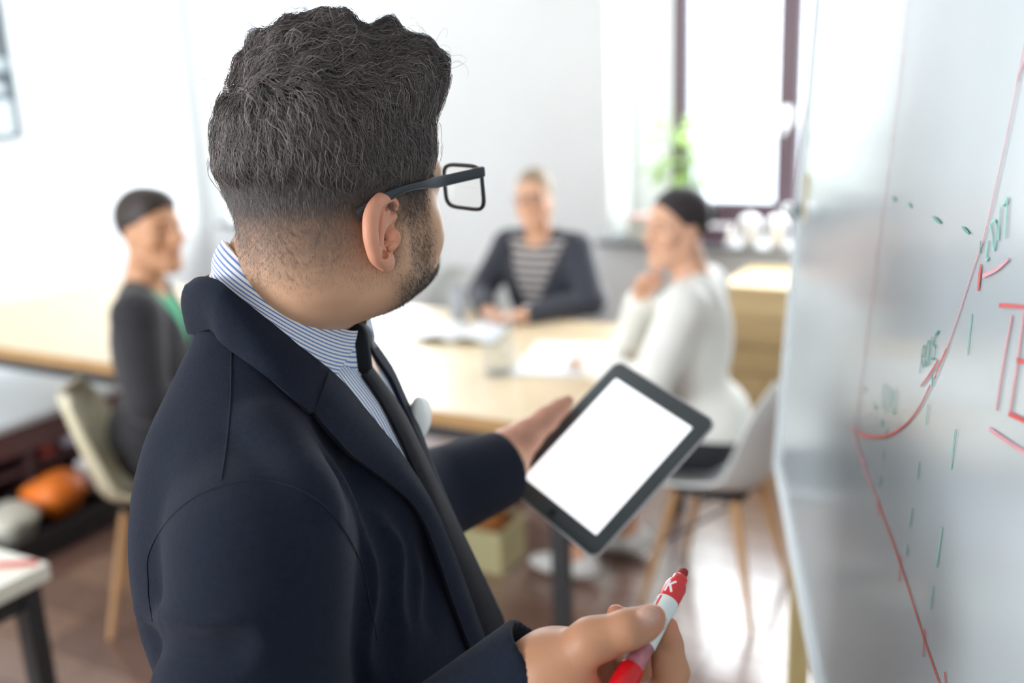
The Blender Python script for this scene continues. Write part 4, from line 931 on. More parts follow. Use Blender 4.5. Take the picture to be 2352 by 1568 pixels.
# folds of the cloth: soft ridges with a valley beside them
def fold(pts, r, out, valley=None, vr=.012, vin=.0028):
    P_ = [hitj(*p) for p in crom([(*p, 0) for p in pts], 3 * len(pts))[:, :2]]; P_ = np.array([p for p in P_ if p is not None])
    V_ = None
    if valley is not None:
        V_ = [hitj(p[0] + valley[0], p[1] + valley[1]) for p in crom([(*p, 0) for p in pts], 3 * len(pts))[:, :2]]; V_ = np.array([p for p in V_ if p is not None])
        gV = JF.grad(V_)
    gP = JF.grad(P_); n_ = len(P_); tp_ = np.sin(np.linspace(.15, 1, n_) * math.pi * .93) ** .5
    JF.chain(P_ - gP * (r - out * tp_[:, None]), [r] * n_, r * 1.2)
    if V_ is not None and len(V_) > 2:
        n_ = len(V_); tv_ = np.sin(np.linspace(.12, .95, n_) * math.pi) ** .6; JF.chain(V_ + gV * (vr - vin * tv_[:, None] + .002), [vr] * n_, vr * 1.1, 'sub')
fold([(715, 975), (740, 1000), (790, 1070), (830, 1160), (862, 1230), (882, 1300), (884, 1365), (876, 1430), (870, 1520)], .011, .0050, (17, 4))
fold([(795, 1072), (856, 1132), (912, 1190), (938, 1248), (941, 1322), (939, 1410)], .009, .0035, (15, 3))
fold([(960, 1230), (981, 1295), (984, 1363), (976, 1430)], .008, .0028, (13, 2))
fold([(610, 960), (650, 1010), (700, 1080), (745, 1150)], .016, .0030)
fold([(330, 1430), (420, 1470), (500, 1480), (560, 1460)], .012, .0030, (0, 22))
d_ = R_WR - R_EL; d_ /= np.linalg.norm(d_); cut_cuff(JF, R_WR + d_ * .014, d_)
d_ = L_WR - L_EL; d_ /= np.linalg.norm(d_); cut_cuff(JF, L_WR - d_ * .012, d_)
jV, jQ = JF.net(2)
m_navy = mat('navy_wool', srgb(29, 35, 49), .9, var=.16, scale=220, bump=.35, bscale=900, sheen=.06, spec=.15)
jk = obj('jacket', mesh_np('jacket', jV, jQ), m_navy, man)
# --- shirt, tie, jacket collar and lapels
def attr_float(me, name, vals):
    a = me.attributes.new(name, 'FLOAT', 'POINT'); a.data.foreach_set('value', np.asarray(vals, np.float32))
m_shirt = bpy.data.materials.new('striped_shirt'); m_shirt.use_nodes = True
_n = m_shirt.node_tree; _b = _n.nodes['Principled BSDF']; _b.inputs['Roughness'].default_value = .75; _b.inputs['Sheen Weight'].default_value = .1
_a = _n.nodes.new('ShaderNodeAttribute'); _a.attribute_name = 'stripe'; _f = _n.nodes.new('ShaderNodeMath'); _f.operation = 'FRACT'; _n.links.new(_a.outputs['Fac'], _f.inputs[0])
_r = _n.nodes.new('ShaderNodeValToRGB'); e_ = _r.color_ramp.elements; e_[0].position = .52; e_[0].color = (*srgb(250, 251, 252), 1); e_[1].position = .58; e_[1].color = (*srgb(112, 142, 206), 1)
x_ = _r.color_ramp.elements.new(.90); x_.color = (*srgb(112, 142, 206), 1); x_ = _r.color_ramp.elements.new(.96); x_.color = (*srgb(250, 251, 252), 1)
_n.links.new(_f.outputs[0], _r.inputs[0]); _n.links.new(_r.outputs[0], _b.inputs['Base Color'])
def sheet_obj(name, G, th, m, parent, stripe=None):
    mb = MB().sheet(G, th); me = mb.mesh(name, True, 50)
    if stripe is not None: attr_float(me, 'stripe', np.concatenate([stripe.ravel(), stripe.ravel()]))
    return obj(name, me, m, parent)
def fit_ring(poly, rx, ry, cy, phis, z0=.05):
    poly = np.array(poly, float); out = []
    for ph in phis:
        z = z0
        for _ in range(25):
            p = bl(rx * math.sin(ph), cy + ry * math.cos(ph), z); x, y, d = proj(p); z += np.clip((y - np.interp(x, poly[:, 0], poly[:, 1])) * d / FPX, -.02, .02) * .8
        out.append(z)
    return np.array(out)
dg = math.radians
# shirt collar: fold line above, falling leaf with a rounded point in front
ph_t = np.linspace(dg(180), dg(10), 36); ph_b = np.linspace(dg(180), dg(44), 36)
top_poly = [(520, 560), (545, 574), (560, 606), (600, 648), (660, 690), (740, 735), (800, 760), (840, 768)]
bot_poly = [(470, 640), (500, 660), (560, 712), (640, 775), (720, 845), (770, 885), (800, 898), (830, 905)]
zt = fit_ring(top_poly, .061, .056, .006, ph_t); zb = fit_ring(bot_poly, .079, .068, .004, ph_b)
sm = lambda z, ph, n: np.polyval(np.polyfit(ph, z, n), ph)
zt = sm(zt, ph_t, 4); zb = sm(zb, ph_b, 4)
def collar_half(sx):
    G = np.zeros((36, 9, 3)); st = np.zeros((36, 9))
    for i in range(36):
        a = np.array([.061 * math.sin(ph_t[i]), .006 + .056 * math.cos(ph_t[i]), zt[i]]); b = np.array([.079 * math.sin(ph_b[i]), .004 + .068 * math.cos(ph_b[i]), zb[i]])
        for j in range(9):
            t_ = j / 8; p = a + (b - a) * t_; out_ = np.array([math.sin(ph_t[i]), math.cos(ph_t[i]), 0]); p = p + out_ * .004 * math.sin(math.pi * min(1, t_ * 1.3)) * (1 - .3 * t_)
            p[0] *= sx; G[i, j] = bl(*p); st[i, j] = np.linalg.norm(b - a) * t_ / .0036 + 10
    return G, st
shirt = None
for sx in (1, -1):
    G, st = collar_half(sx); o = sheet_obj('shirt_collar', G, .0022, m_shirt, man, st)
    # the stand inside the collar
    S_ = np.zeros((36, 4, 3)); ss_ = np.zeros((36, 4))
    for i in range(36):
        a = np.array([.0595 * math.sin(ph_t[i]) * sx, .006 + .0545 * math.cos(ph_t[i]), zt[i] - .001])
        for j in range(4): S_[i, j] = bl(*(a + np.array([0, 0, -.05 * j / 3]))); ss_[i, j] = 3.6 * j
    sheet_obj('collar_stand', S_, .0016, m_shirt, man, ss_)
# sheets that follow the chest
def chest(x, y_hint, z, off):
    p = JT.snap(np.array([bl(x, y_hint, z)]), off, 6)[0]; return p
def chest_front(x, z, off):
    """front surface point of the chest at local x, z"""
    ys = np.linspace(.26, -.05, 160); Pp = np.array([bl(x, y, z) for y in ys]); f = JT.sample(Pp); k = np.argmax(f < off); return Pp[k]
m_tie = mat('dark_tie', srgb(30, 32, 36), .8, var=.12, scale=300, bump=.3, bscale=700, spec=.15)
# lapel outline, right side
inn = [(742, 858), (786, 900), (838, 964), (891, 1030), (934, 1091), (968, 1143), (1007, 1217), (1044, 1312), (1081, 1418), (1125, 1540)]
outl = [(711, 957), (735, 990), (776, 1038), (833, 1080), (889, 1120), (926, 1152), (960, 1205), (993, 1290), (1030, 1400), (1085, 1540)]
pi_ = [hitj(*p, .006, JT) for p in inn]; po_ = [hitj(*p, .005, JT) for p in outl]
ok = [i for i in range(len(inn)) if pi_[i] is not None and po_[i] is not None]
ti_ = crom([tob(pi_[i]) for i in ok], 40); to_ = crom([tob(po_[i]) for i in ok], 40)
_o = np.argsort(ti_[:, 2]); hw_of = lambda z: float(np.interp(z, ti_[_o, 2], .62 * ti_[_o, 0] + .38 * np.interp(ti_[_o, 2], to_[::-1, 2], to_[::-1, 0])))
# shirt front
zs_ = np.linspace(.03, -.44, 40); xs_ = np.linspace(-1, 1, 25)
G = np.zeros((40, 25, 3)); st = np.zeros((40, 25))
for i, z in enumerate(zs_):
    hw = max(.02, min(hw_of(z), .075))
    for j, x in enumerate(xs_): G[i, j] = chest_front(x * hw, z, .0035); st[i, j] = (x * hw) / .0042 + 40 + .3
for _ in range(2): G[1:-1, 1:-1] = (G[1:-1, 1:-1] * 2 + G[:-2, 1:-1] + G[2:, 1:-1] + G[1:-1, :-2] + G[1:-1, 2:]) / 6
sheet_obj('shirt_front', G, .002, m_shirt, man, st)
# tie blade and knot
zt_ = np.linspace(-.004, -.52, 44); Gt = np.zeros((44, 7, 3))
for i, z in enumerate(zt_):
    hw = np.interp(-z, [0, .05, .2, .52], [.016, .024, .034, .044])
    for j, x in enumerate(np.linspace(-1, 1, 7)): Gt[i, j] = chest_front(x * hw, z, .0085) + bF * (.004 * (1 - x * x))
for _ in range(4): Gt[1:-1] = (Gt[:-2] + 2 * Gt[1:-1] + Gt[2:]) / 4
tie = sheet_obj('necktie', Gt, .003, m_tie, man)
KF = Field(bl(0, .07, .012) - .05, bl(0, .07, .012) + .05, .0018)
kc = chest_front(0, .006, .006)
KF.cap(kc + bU * .018 - bF * .004, kc - bU * .016 + bF * .003, .0175, .0125, .01)
kv, kq = KF.net(2); obj('tie_knot', mesh_np('tie_knot', kv, kq), m_tie, tie)
# jacket collar: rolls round the neck, lies on the shoulder and meets the lapel at the gorge
in_poly = [(430, 648), (465, 640), (488, 634), (512, 654), (560, 706), (640, 771), (740, 856), (760, 876)]
ph_c = np.linspace(dg(180), dg(84), 24)
zi = sm(fit_ring(in_poly, .088, .076, -.002, ph_c, .06), ph_c, 4)
ring = np.array([[.088 * math.sin(p), -.002 + .076 * math.cos(p), z] for p, z in zip(ph_c, zi)])
li_ = crom(np.concatenate([ring[::3], [ti_[0]]]), 30)
out_px = [(470, 745), (530, 803), (600, 862), (660, 917), (700, 955)]
op = [hitj(*p, .004, JF) for p in crom([(*p, 0) for p in out_px], 12)[:, :2]]
op = np.array([p for p in op if p is not None]); lo_ = tob(op)
bk = np.array([[0, -.080, .054], [.03, -.079, .050], [.055, -.070, .041]])
lo_ = crom(np.concatenate([bk, lo_[lo_[:, 0] > .06], [to_[0]]]), 30)
def jcollar(sx):
    G = np.zeros((30, 12, 3))
    for i in range(30):
        a, b = li_[i], lo_[i]; on = np.array([a[0], a[1] + .002, .0]); on = on / (np.linalg.norm(on) + 1e-9) + np.array([0, 0, .3]); e_ = np.clip((29 - i) / 8, .15, 1)
        for j in range(12):
            if j < 3: p = a - on * np.array([1, 1, 0]) * .0035 + np.array([0, 0, -.010 * (3 - j) * e_])
            else: t_ = (j - 3) / 8; p = a + (b - a) * t_ + on * .006 * e_ * math.sin(math.pi * t_ ** .7)
            p = p.copy()
            if sx < 0: p[1] -= .44 * max(0, p[0] - .02); p[0] *= -1
            G[i, j] = bl(*p)
    return G
for sx in (1, -1): sheet_obj('jacket_collar', jcollar(sx), .0035, m_navy, man)
# lapels
for sx in (1, -1):
    G = np.zeros((40, 7, 3))
    for i in range(40):
        for j in range(7):
            t_ = j / 6; p = ti_[i] + (to_[i] - ti_[i]) * t_; p = p.copy(); p[1] -= (.44 * max(0, p[0] - .02) if sx < 0 else 0); p[0] *= sx; w = bl(*p); s_ = JT.snap(np.array([w]), .0055 + .004 * math.sin(math.pi * (1 - t_) * .9) , 5)[0]; G[i, j] = s_
    for _ in range(2): G[1:-1, 1:-1] = (G[1:-1, 1:-1] * 2 + G[:-2, 1:-1] + G[2:, 1:-1] + G[1:-1, :-2] + G[1:-1, 2:]) / 6
    sheet_obj('lapel', G, .004, m_navy, man)
# seams: shoulder seam, sleeve seam, gorge
def seam(pts, r=.0007, m=None):
    P_ = [hitj(*p, .0002) for p in crom([(*p, 0) for p in pts], 5 * len(pts))[:, :2]]; P_ = np.array([p for p in P_ if p is not None])
    if len(P_) > 3: MB().tube(crom(P_, 2 * len(P_)), r, 6).build('seam', m or m_navy, jk, True)
m_seam = mat('navy_thread', srgb(24, 29, 44), .9, var=.1, scale=200)
seam([(532, 806), (531, 880), (527, 960), (518, 1040), (508, 1104)], m=m_seam)
seam([(350, 1425), (343, 1385), (340, 1340), (342, 1270), (385, 1195), (455, 1137), (540, 1108), (620, 1105), (700, 1130), (770, 1190), (828, 1290), (850, 1385), (866, 1470)], m=m_seam)
# pocket square on the left breast
ps = chest_front(-.078, -.085, .006); PF = Field(ps - .045, ps + .045, .002)
PF.ell(ps + bF * .004 + bU * .008, (.010, .030, .020), RBD[:, [1, 0, 2]], .004); PF.ell(ps + bF * .008 + bU * .018 + bR * .012, (.007, .014, .016), RBD[:, [1, 0, 2]], .004)
pv_, pq_ = PF.net(1); obj('pocket_square', mesh_np('pocket_square', pv_, pq_), mat('white_linen', srgb(246, 246, 242), .8, var=.03), jk)
# shirt cuffs are hidden; trousers and shoes below the frame
TF = Field(bl(0, 0, 0) - np.array([.3, .3, 1.49]), bl(0, 0, 0) + np.array([.3, .3, -.5]), .010)
TF.ell(bl(0, .015, -.62), (.168, .12, .16), RBD, .03)
for q_ in (-1, 1): TF.cap(bl(q_ * .09, .015, -.66), bl(q_ * .1, .03, -1.02), .092, .07, .04); TF.cap(bl(q_ * .1, .03, -1.02), bl(q_ * .11, .01, -1.42), .07, .058, .03)
v_, q2_ = TF.net(1); obj('trousers', mesh_np('trousers', v_, q2_), m_navy, man)
for q_ in (-1, 1):
    c_ = bl(q_ * .112, .06, -1.455); SFd = Field(c_ - .2, c_ + .2, .006); SFd.ell(c_, (.046, .145, .042), RBD, .01); SFd.ell(bl(q_ * .112, -.02, -1.435), (.04, .055, .05), RBD, .03); SFd.plane((0, 0, .003), (0, 0, -1), .004)
    v_, q2_ = SFd.net(1); obj('shoe', mesh_np('shoe', v_, q2_), mat('black_leather', srgb(28, 26, 26), .3), man)
# --- hair, beard, glasses
rs = np.random.default_rng(11)
H0 = np.array([0, -.012, .052])                        # centre of the hair field in the head frame
NA, NE = 144, 72
az = np.linspace(-math.pi, math.pi, NA + 1); el = np.linspace(-.62, math.pi / 2, NE)
AZ, EL = np.meshgrid(az, el, indexing='ij'); DIR = np.stack([np.sin(AZ) * np.cos(EL), np.cos(AZ) * np.cos(EL), np.sin(EL)], -1)
tt = np.linspace(.03, .16, 66); Pw = (HC + ((H0 + DIR[..., None, :] * tt[:, None]) @ RHD.T)); fv = HF.sample(Pw); kx = np.argmax(fv > 0, axis=-1); SR = tt[kx]
Z_ = H0[2] + DIR[..., 2] * SR; Y_ = H0[1] + DIR[..., 1] * SR
def vnoise(P, sc_, seed):
    from mathutils import noise
    o = Vector((seed * 7.3, seed * 3.1, seed * 5.7)); sh_ = P.shape[:-1]; return np.array([noise.noise(Vector(p) * sc_ + o) for p in P.reshape(-1, 3)]).reshape(sh_)
Ps = H0 + DIR * SR[..., None]
n1 = vnoise(Ps, 45, 1); n2 = vnoise(Ps, 95, 2)
ZB = Z_ - .012 * ss(.0, -.09, Y_) - .010 * ss(.03, .08, Y_)           # the hair gets longer above this level
rise = ss(.058, .105, ZB)
THK = .0020 * ss(.042, .060, ZB) + .007 * rise + .022 * ss(.095, .145, ZB) + .006 * ss(.01, .05, Y_) * rise + .020 * ss(.02, .09, Y_) * ss(.080, .115, Z_)
THK = THK * (1 + .34 * n1 * rise + .28 * n2 * rise) - .004 * (1 - ss(.040, .052, ZB))
W_ = DIR[..., 0] * .766 + DIR[..., 1] * .643; THK = THK + .024 * ss(.50, .95, W_) * ss(.082, .112, Z_)
THK = THK - .03 * ss(.070, .088, Y_) * ss(.100, .086, Z_)
HR = SR + THK; HR[-1] = HR[0]
for _ in range(1): HR[1:-1, 1:-1] = (HR[1:-1, 1:-1] * 4 + HR[:-2, 1:-1] + HR[2:, 1:-1] + HR[1:-1, :-2] + HR[1:-1, 2:]) / 8
def hair_r(D):
    """hair radius for unit directions D (n,3)"""
    a = np.arctan2(D[:, 0], D[:, 1]); e = np.arcsin(np.clip(D[:, 2], -1, 1)); x = (a + math.pi) / (2 * math.pi) * NA; y = (e - el[0]) / (el[-1] - el[0]) * (NE - 1)
    i = np.clip(np.floor(x).astype(int), 0, NA - 1); j = np.clip(np.floor(y).astype(int), 0, NE - 2); u = np.clip(x - i, 0, 1); v = np.clip(y - j, 0, 1)
    return HR[i, j] * (1 - u) * (1 - v) + HR[i + 1, j] * u * (1 - v) + HR[i, j + 1] * (1 - u) * v + HR[i + 1, j + 1] * u * v
Vc = (H0 + DIR * (HR - .003)[..., None])[:-1]; idx = np.arange(NA * NE).reshape(NA, NE); idn = np.roll(idx, -1, 0)
Qc = np.stack([idx[:, :-1], idn[:, :-1], idn[:, 1:], idx[:, 1:]], -1).reshape(-1, 4)
m_hair = mat('dark_brown_hair', srgb(52, 46, 46), .55, var=.5, scale=90, spec=.5, bump=.6, bscale=260)  # cap coloured darker than the strands, as shade in the gaps between locks
m_strand = mat('hair_strand', srgb(122, 112, 108), .40, spec=.5, attr='tint')
hair = obj('hair', mesh_np('hair', HC + Vc.reshape(-1, 3) @ RHD.T, Qc), m_hair, man)
# locks: guides swept over the surface, children around each guide
def grow(P0, n, step, turn, lift, frz, seed):
    """sweep points over the hair surface; P0 in head frame"""
    r = np.random.default_rng(seed); P_ = P0.copy(); out = []; N_ = len(P0); ph = r.uniform(0, 6.28, N_); fr = r.uniform(.7, 1.5, N_); tn = r.normal(0, turn, N_)
    for i in range(n):
        D = P_ - H0; R_ = np.linalg.norm(D, axis=1); D = D / R_[:, None]
        lf = lift * np.sin(math.pi * min(1, i / (n - 1) * .9)) * (.5 + .5 * np.sin(ph)) + lift * .3
        out.append(H0 + D * (hair_r(D) + lf)[:, None])
        top = ss(.105, .150, P_[:, 2])[:, None]; frn = ss(.03, .08, P_[:, 1])[:, None]
        F_ = np.array([.25, 1, .0]) * top + np.array([.0, .30, -1.]) * (1 - top) + np.array([0., .3, -.6]) * frn * top
        F_ = F_ - D * (F_ * D).sum(1)[:, None]; F_ /= np.linalg.norm(F_, axis=1)[:, None] + 1e-9; S_ = np.cross(D, F_)
        ang = frz * np.sin(ph + fr * i * 1.1) + tn * i; P_ = P_ + (F_ * np.cos(ang)[:, None] + S_ * np.sin(ang)[:, None]) * step
    return np.stack(out, 1)
def roots(n, zlo, seed):
    r = np.random.default_rng(seed); D = r.normal(size=(n * 6, 3)); D /= np.linalg.norm(D, axis=1)[:, None]; R_ = hair_r(D); P_ = H0 + D * R_[:, None]
    okk = (P_[:, 2] > zlo) & (D[:, 2] > -.5) & ~((P_[:, 1] > .06) & (P_[:, 2] < .10)); P_ = P_[okk][:n]; return P_
g_ = roots(2300, .066, 3)
gl = grow(g_, 9, .0048, .10, .0030, .55, 5)
kids = 10; off_ = rs.normal(size=(len(gl), kids, 1, 3)) * .0022; tp = np.linspace(1, .45, 9)[None, None, :, None]
kd = (gl[:, None] + off_ * tp + rs.normal(size=(len(gl), kids, 9, 3)) * .00025).reshape(-1, 9, 3)
wd_ = np.linspace(1, .35, 9)[None, :] * .00025
strands('hair_locks', HC + kd @ RHD.T, wd_, m_strand, hair)
# short transition hair where the clipped sides meet the longer top
g2 = roots(9000, .040, 13); g2 = g2[(g2[:, 2] < .092) & (g2[:, 0] > -.06)]
tr_ = grow(g2, 5, .0030, .08, .0012, .35, 15); kd = (tr_[:, None] + rs.normal(size=(len(tr_), 5, 1, 3)) * .0016).reshape(-1, 5, 3)
strands('hair_edge', HC + kd @ RHD.T, np.linspace(1, .3, 5)[None, :] * .00013, m_strand, hair)
# a few loose curls that stand off the crown
lc_ = roots(4000, .12, 8); lc_ = lc_[rs.permutation(len(lc_))[:260]]; k9 = 12; t9 = np.linspace(0, 1, k9)
Dn = lc_ - H0; Dn /= np.linalg.norm(Dn, axis=1)[:, None]; A1 = np.cross(Dn, rs.normal(size=Dn.shape)); A1 /= np.linalg.norm(A1, axis=1)[:, None]; A2 = np.cross(Dn, A1)
hgt = rs.uniform(.006, .022, len(lc_))[:, None, None]; rad_ = rs.uniform(.004, .009, len(lc_))[:, None, None]; an_ = (t9 * rs.uniform(2.5, 5, (len(lc_), 1)))[..., None]
cur = lc_[:, None] + Dn[:, None] * hgt * np.sin(an_ * .6) + A1[:, None] * rad_ * (np.cos(an_) - 1) + A2[:, None] * rad_ * np.sin(an_)
strands('loose_curls', HC + cur @ RHD.T, np.linspace(1, .4, k9)[None, :] * .00014, m_strand, hair)
# clipped hair on sides and nape, beard and sideburn: short hairs rooted in the skin
hN = vnormals(hV, hQ); qh = toh(hV); Nh = hN @ RHD
def short(name, wgt, n, l0, l1, down, k_, rad, seed, m, parent, curl=0.0, long=0.0):
    r = np.random.default_rng(seed); p = np.clip(wgt, 0, None); p = p / p.sum(); ix = r.choice(len(qh), n, p=p); P_ = qh[ix] + r.normal(size=(n, 3)) * .0009; N_ = Nh[ix]
    D = np.asarray(down) + r.normal(size=(n, 3)) * .22; D = D - N_ * (D * N_).sum(1)[:, None]; D /= np.linalg.norm(D, axis=1)[:, None] + 1e-9
    ln_ = (r.uniform(l0, l1, n) * (1 + long * ss(.02, .065, P_[:, 2])))[:, None, None]; t_ = np.linspace(0, 1, k_)[None, :, None]; sd = np.cross(N_, D); cv = r.normal(0, curl, n)[:, None, None]
    Q_ = P_[:, None] + D[:, None] * ln_ * t_ * .8 + N_[:, None] * ln_ * (.5 * t_ - .22 * t_ ** 2) + sd[:, None] * ln_ * cv * t_ ** 2 - N_[:, None] * .0008
    return strands(name, HC + Q_ @ RHD.T, np.linspace(1, .3, k_)[None, :] * rad, m, parent)
right_only = ss(-.045, -.02, qh[:, 0])
short('clipped_hair', fade_d * right_only * ss(.115, .08, qh[:, 2]), 75000, .0020, .0042, (0, -.15, -1), 3, .000085, 21, m_strand, hair, .15, 1.9)
mb_ = short('beard', (beard_d ** 1.5) * right_only, 12000, .0030, .0065, (0, .25, -1), 4, .00010, 22, mat('beard_hair', srgb(50, 44, 44), .45, var=.25, scale=40), man, .5)
# eyeglasses
m_gl = mat('dark_acetate', srgb(34, 40, 50), .32, var=.1, scale=40, spec=.6); m_lens = glass_mat('spectacle_lens')
gp = hl(0, .1, .02); gt = thing('eyeglasses', 'dark rectangular eyeglasses worn by the standing man', 'glasses', gp)
def gbuild(mb, name, m, parent=None, smooth=True):
    for i, V in enumerate(mb.V): mb.V[i] = V - gp
    return mb.build(name, m, parent or gt, smooth, 45)
tp_px = [(1100, 397, .868), (1060, 406, .853), (1020, 415, .838), (975, 423, .823), (940, 430, .811), (910, 441, .800), (880, 458, .789), (846, 481, .781), (821, 497, .778)]
for i_, (x_, y_, d0_) in enumerate(tp_px):
    h_ = HF.hit(x_, y_)
    if h_ is not None: tp_px[i_] = (x_, y_, min(d0_, proj(h_)[2] - (.0048 if x_ > 870 else .0085)))
tp3 = np.array([at(*p) for p in tp_px]); hts = [.0048, .0047, .0047, .0050, .0036, .0031, .0038, .0056, .0052]
hinge = tp3[0].copy()
tpc = crom(tp3, 40); hh = np.interp(np.linspace(0, 1, 40), np.linspace(0, 1, 9), hts)
gbuild(MB().tube(tpc, np.stack([hh, np.full(40, .0017)], 1), 14, up=(0, 0, 1)), 'temple', m_gl)
hgl = toh(hinge)
lt = [tuple(hl(-hgl[0], hgl[1] - .10 * s_, hgl[2] - .02 * max(0, s_ - .6))) for s_ in np.linspace(0, 1.15, 14)]
gbuild(MB().tube(lt, np.stack([np.full(14, .0045), np.full(14, .0017)], 1), 12, up=(0, 0, 1)), 'temple', m_gl)
fx, fy, fz = hgl[0] - .002, hgl[1] + .004, hgl[2]
for sx in (1, -1):
    cx_, cz_, hw_, hh_ = (fx - .029), fz - .0155, .0265, .0195
    loop = []
    for a_ in np.linspace(0, 2 * math.pi, 49):
        c_, s_ = math.cos(a_), math.sin(a_); ex = .42; lx = cx_ + hw_ * math.copysign(abs(c_) ** ex, c_); lz = cz_ + hh_ * math.copysign(abs(s_) ** ex, s_) - (.003 * (1 - c_) if s_ < 0 else 0) * 0
        loop.append(hl(sx * lx, fy + .012 - .16 * abs(lx - .01) ** 1.3 * 2, lz))
    gbuild(MB().tube(loop, [(.0021, .0019)] * 49, 8, False, up=RHD[:, 1]), 'rim', m_gl)
    G = np.array([[np.array(loop[k]) * (1 - t_) + np.mean(loop[:-1], axis=0) * t_ for t_ in (0, .5, .98)] for k in range(49)])
    gbuild(MB().sheet(G, .0012), 'lens', m_lens)
    gbuild(MB().box(hl(sx * fx, fy - .002, fz), (.006, .012, .0095), RHD, bev=.002), 'end_piece', m_gl)
gbuild(MB().tube(crom([hl(-.006, fy + .012, fz - .004), hl(0, fy + .013, fz), hl(.006, fy + .012, fz - .004)], 8), .0024, 8), 'bridge', m_gl)
# ------------------------------------------------------------------ tablet and marker
TBL, TBW, TBT = .2171, .1671, .0105
def rodr(w_):
    a = np.linalg.norm(w_); k = np.array(w_) / a; K = np.array([[0, -k[2], k[1]], [k[2], 0, -k[0]], [-k[1], k[0], 0]]); return np.eye(3) + math.sin(a) * K + (1 - math.cos(a)) * K @ K
RT_ = rodr((.7415, -.0517, -.9325)); TP = np.array([.1105, 1.1424, 1.2874])
tab = thing('tablet_computer', 'tablet computer with dark bezel and lit white screen held in the left hand', 'tablet', TP)
tab.matrix_world = Matrix.Translation(Vector(TP)) @ Matrix(RT_.tolist()).to_4x4()
def rrect(w, h, r, n=6):
    return [(sx * (w / 2 - r) + r * math.cos(a), sy * (h / 2 - r) + r * math.sin(a)) for (sx, sy, a0) in ((1, 1, 0), (-1, 1, 90), (-1, -1, 180), (1, -1, 270)) for a in np.radians(np.linspace(a0, a0 + 90, n))]
def slab(rings, m, name, parent):
    n = len(rings[0][0]); V = [(x, y, z) for pts, z in rings for x, y in pts]; k = len(rings)
    F = [(i * n + j, i * n + (j + 1) % n, (i + 1) * n + (j + 1) % n, (i + 1) * n + j) for i in range(k - 1) for j in range(n)] + [tuple(range(n - 1, -1, -1)), tuple((k - 1) * n + j for j in range(n))]
    return MB().add(V, F).build(name, m, parent, True, 35)
slab([(rrect(TBW * .90, TBL * .92, .012), -TBT), (rrect(TBW * .975, TBL * .98, .013), -TBT * .75), (rrect(TBW * 1.022, TBL * 1.018, .0125), -TBT * .35), (rrect(TBW * 1.022, TBL * 1.018, .0125), -.0006)], mat('silver_aluminium', srgb(214, 214, 216), .35, .6, var=.02), 'back_case', tab)
slab([(rrect(TBW, TBL, .0115), -.0008), (rrect(TBW, TBL, .0115), .0002), (rrect(TBW - .0008, TBL - .0008, .0115), .0005)], mat('dark_glass_bezel', srgb(80, 88, 90), .35, spec=.5, var=.03), 'bezel', tab)
scr = slab([(rrect(TBW * .785, TBL * .800, .0006, 2), .0004), (rrect(TBW * .785, TBL * .800, .0006, 2), .0009)], mat('lit_screen', (.9, .9, .92), .3, emit=(.96, .975, 1.0), estr=1.22), 'screen', tab)
MB().box((.02, .072, .00105), (.05, .003, .0002)).build('screen_text', mat('screen_yellow', (.9, .88, .7), .4, emit=(1, .96, .84), estr=1.45), scr)
MB().lathe([(.0055, 0), (.0055, .0006), (.005, .0008)], 20, (0, -TBL * .455, .0004)).build('home_button', mat('button_glass', srgb(40, 44, 46), .3), tab)

# marker: tail cap nearest, tip away
T0, T1 = at(1418, 1596, .672), at(1574, 1306, .742)
ax = T1 - T0; ML = np.linalg.norm(ax); ax /= ML; s1 = np.cross(ax, [0, 0, 1]); s1 /= np.linalg.norm(s1); s2 = np.cross(s1, ax)
mk = thing('whiteboard_marker', 'uncapped red whiteboard marker held in the right hand', 'marker', T0)
mk.matrix_world = Matrix.Translation(Vector(T0)) @ Matrix(np.stack([s1, s2, ax], 1).tolist()).to_4x4()
m_mr = mat('marker_red', srgb(220, 40, 44), .28, var=.05, spec=.6); m_mr2 = mat('cap_red', srgb(214, 14, 26), .32, var=.05); m_mw = mat('marker_label', srgb(226, 234, 232), .35, var=.02); m_mt = mat('ink_tank', srgb(206, 130, 140), .25, var=.3, scale=120, trans=.25)
MR = .0082; D0 = lambda p: (T0 + ax * p)
def mpos(px, py):   # distance along the marker for a pixel
    v = ray(px, py); n = np.cross(ax, v); w0 = T0 - ORG; b = ax @ v; d = (v @ w0); e = (ax @ w0); c = v @ v; return (b * d - c * e) / (c - b * b)
zc = mpos(1448, 1530); zw0 = mpos(1480, 1483); zw1 = mpos(1537, 1383); zs = mpos(1555, 1340); zn = mpos(1562, 1328)
MB().lathe([(.0068, -.03), (.0086, -.027), (.0090, .0), (.0090, zc - .002), (.0084, zc), (.0074, zc)], 32).build('tail_cap', m_mr2, mk, True, 40)
MB().lathe([(MR * .93, zc - .001), (MR * .95, zw0)], 32).build('ink_window', m_mt, mk, True, 40)
MB().lathe([(MR * .97, zw0), (MR, zw0 + .001), (MR, zw1)], 32).build('label', m_mw, mk, True, 40)
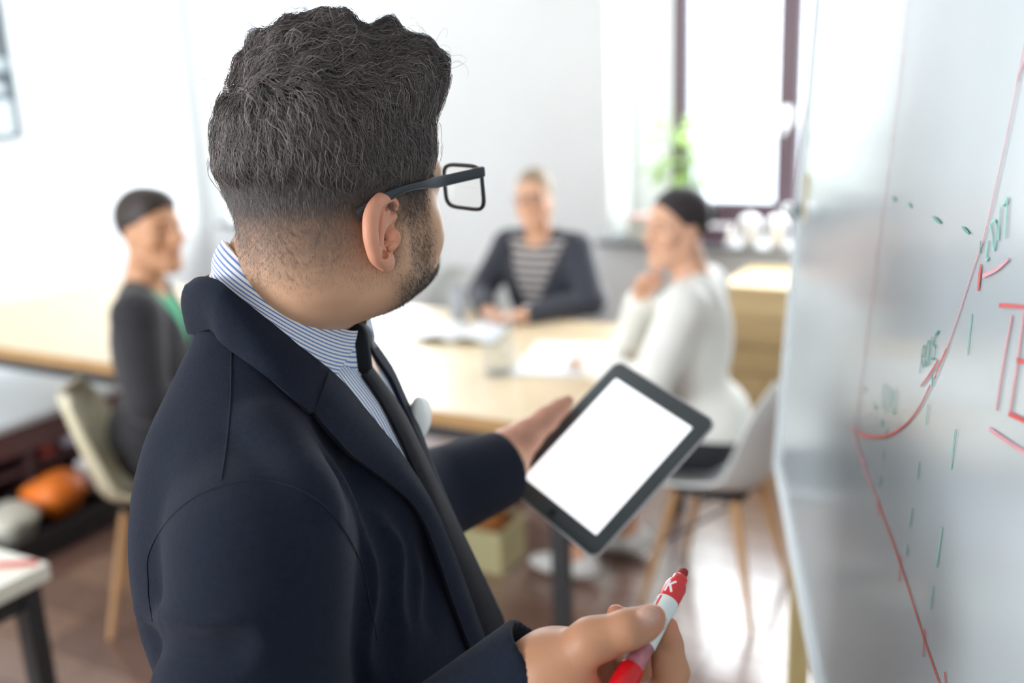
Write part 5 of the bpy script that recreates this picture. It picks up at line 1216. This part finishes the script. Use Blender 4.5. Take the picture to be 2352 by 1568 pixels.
MB().lathe([(MR * 1.003, zw1), (MR * 1.003, zs - .004), (MR * .86, zs), (MR * .72, zs + .0006), (MR * .70, zn), (MR * .60, zn + .0015), (MR * .50, zn + .002)], 32).build('red_collar', m_mr, mk, True, 40)
MB().lathe([(MR * .50, zn + .001), (MR * .44, ML - .0035), (MR * .36, ML - .0015), (MR * .14, ML)], 24).build('nib', mat('felt_nib', srgb(150, 34, 38), .7, var=.1), mk, True, 60)
# printed marks: letter strokes on the red band, bar and seal on the label
vw = (ORG - (T0 + ax * zw1)); va = math.atan2(vw @ s2, vw @ s1)
def printed(name, pts, wd2, m, r=MR * 1.006, closed=False):
    """pts: (angle offset in rad from the side facing the photographer, z)"""
    Q_ = crom([(a * MR, z, 0) for a, z in pts], max(6, 4 * len(pts))); T_ = np.gradient(Q_, axis=0); T_ /= np.linalg.norm(T_, axis=1)[:, None]; S_ = np.stack([-T_[:, 1], T_[:, 0], T_[:, 2] * 0], 1)
    G = np.zeros((len(Q_), 2, 3))
    for i in range(len(Q_)):
        for j, s_ in enumerate((-1, 1)): p = Q_[i] + S_[i] * wd2 * s_; an = va - p[0] / MR; G[i, j] = (r * math.cos(an), r * math.sin(an), p[1])
    return MB().sheet(G, .0001).build(name, m, mk)
m_mk = mat('print_white', srgb(240, 240, 240), .4); m_mg = mat('print_grey', srgb(120, 128, 130), .5)
zk = (zw1 + zs) / 2
# white letter on the red band, turned along the barrel
for pts in ([(-.75, zk + .0045), (-.75, zk - .0055)], [(-.70, zk - .0005), (-.15, zk + .0048)], [(-.55, zk + .0008), (-.12, zk - .0050)]): printed('printed_letter', pts, .00085, m_mk)
printed('printed_bar', [(-.85, zw1 - .001), (-.85, zw1 - .020)], .0011, m_mr)
printed('printed_dot', [(-.40, zw1 - .0185), (-.36, zw1 - .0188)], .0005, m_mg)
printed('printed_seal', [(.72 + .32 * math.cos(a_), zw1 - .021 + .0042 * math.sin(a_)) for a_ in np.linspace(0, 6.28, 12)], .00018, m_mg)
for zz_ in (0, .0012, .0024): printed('printed_text', [(-1.18, zw1 - .004 - zz_ * 4), (-1.18, zw1 - .007 - zz_ * 4)], .00035, m_mg)
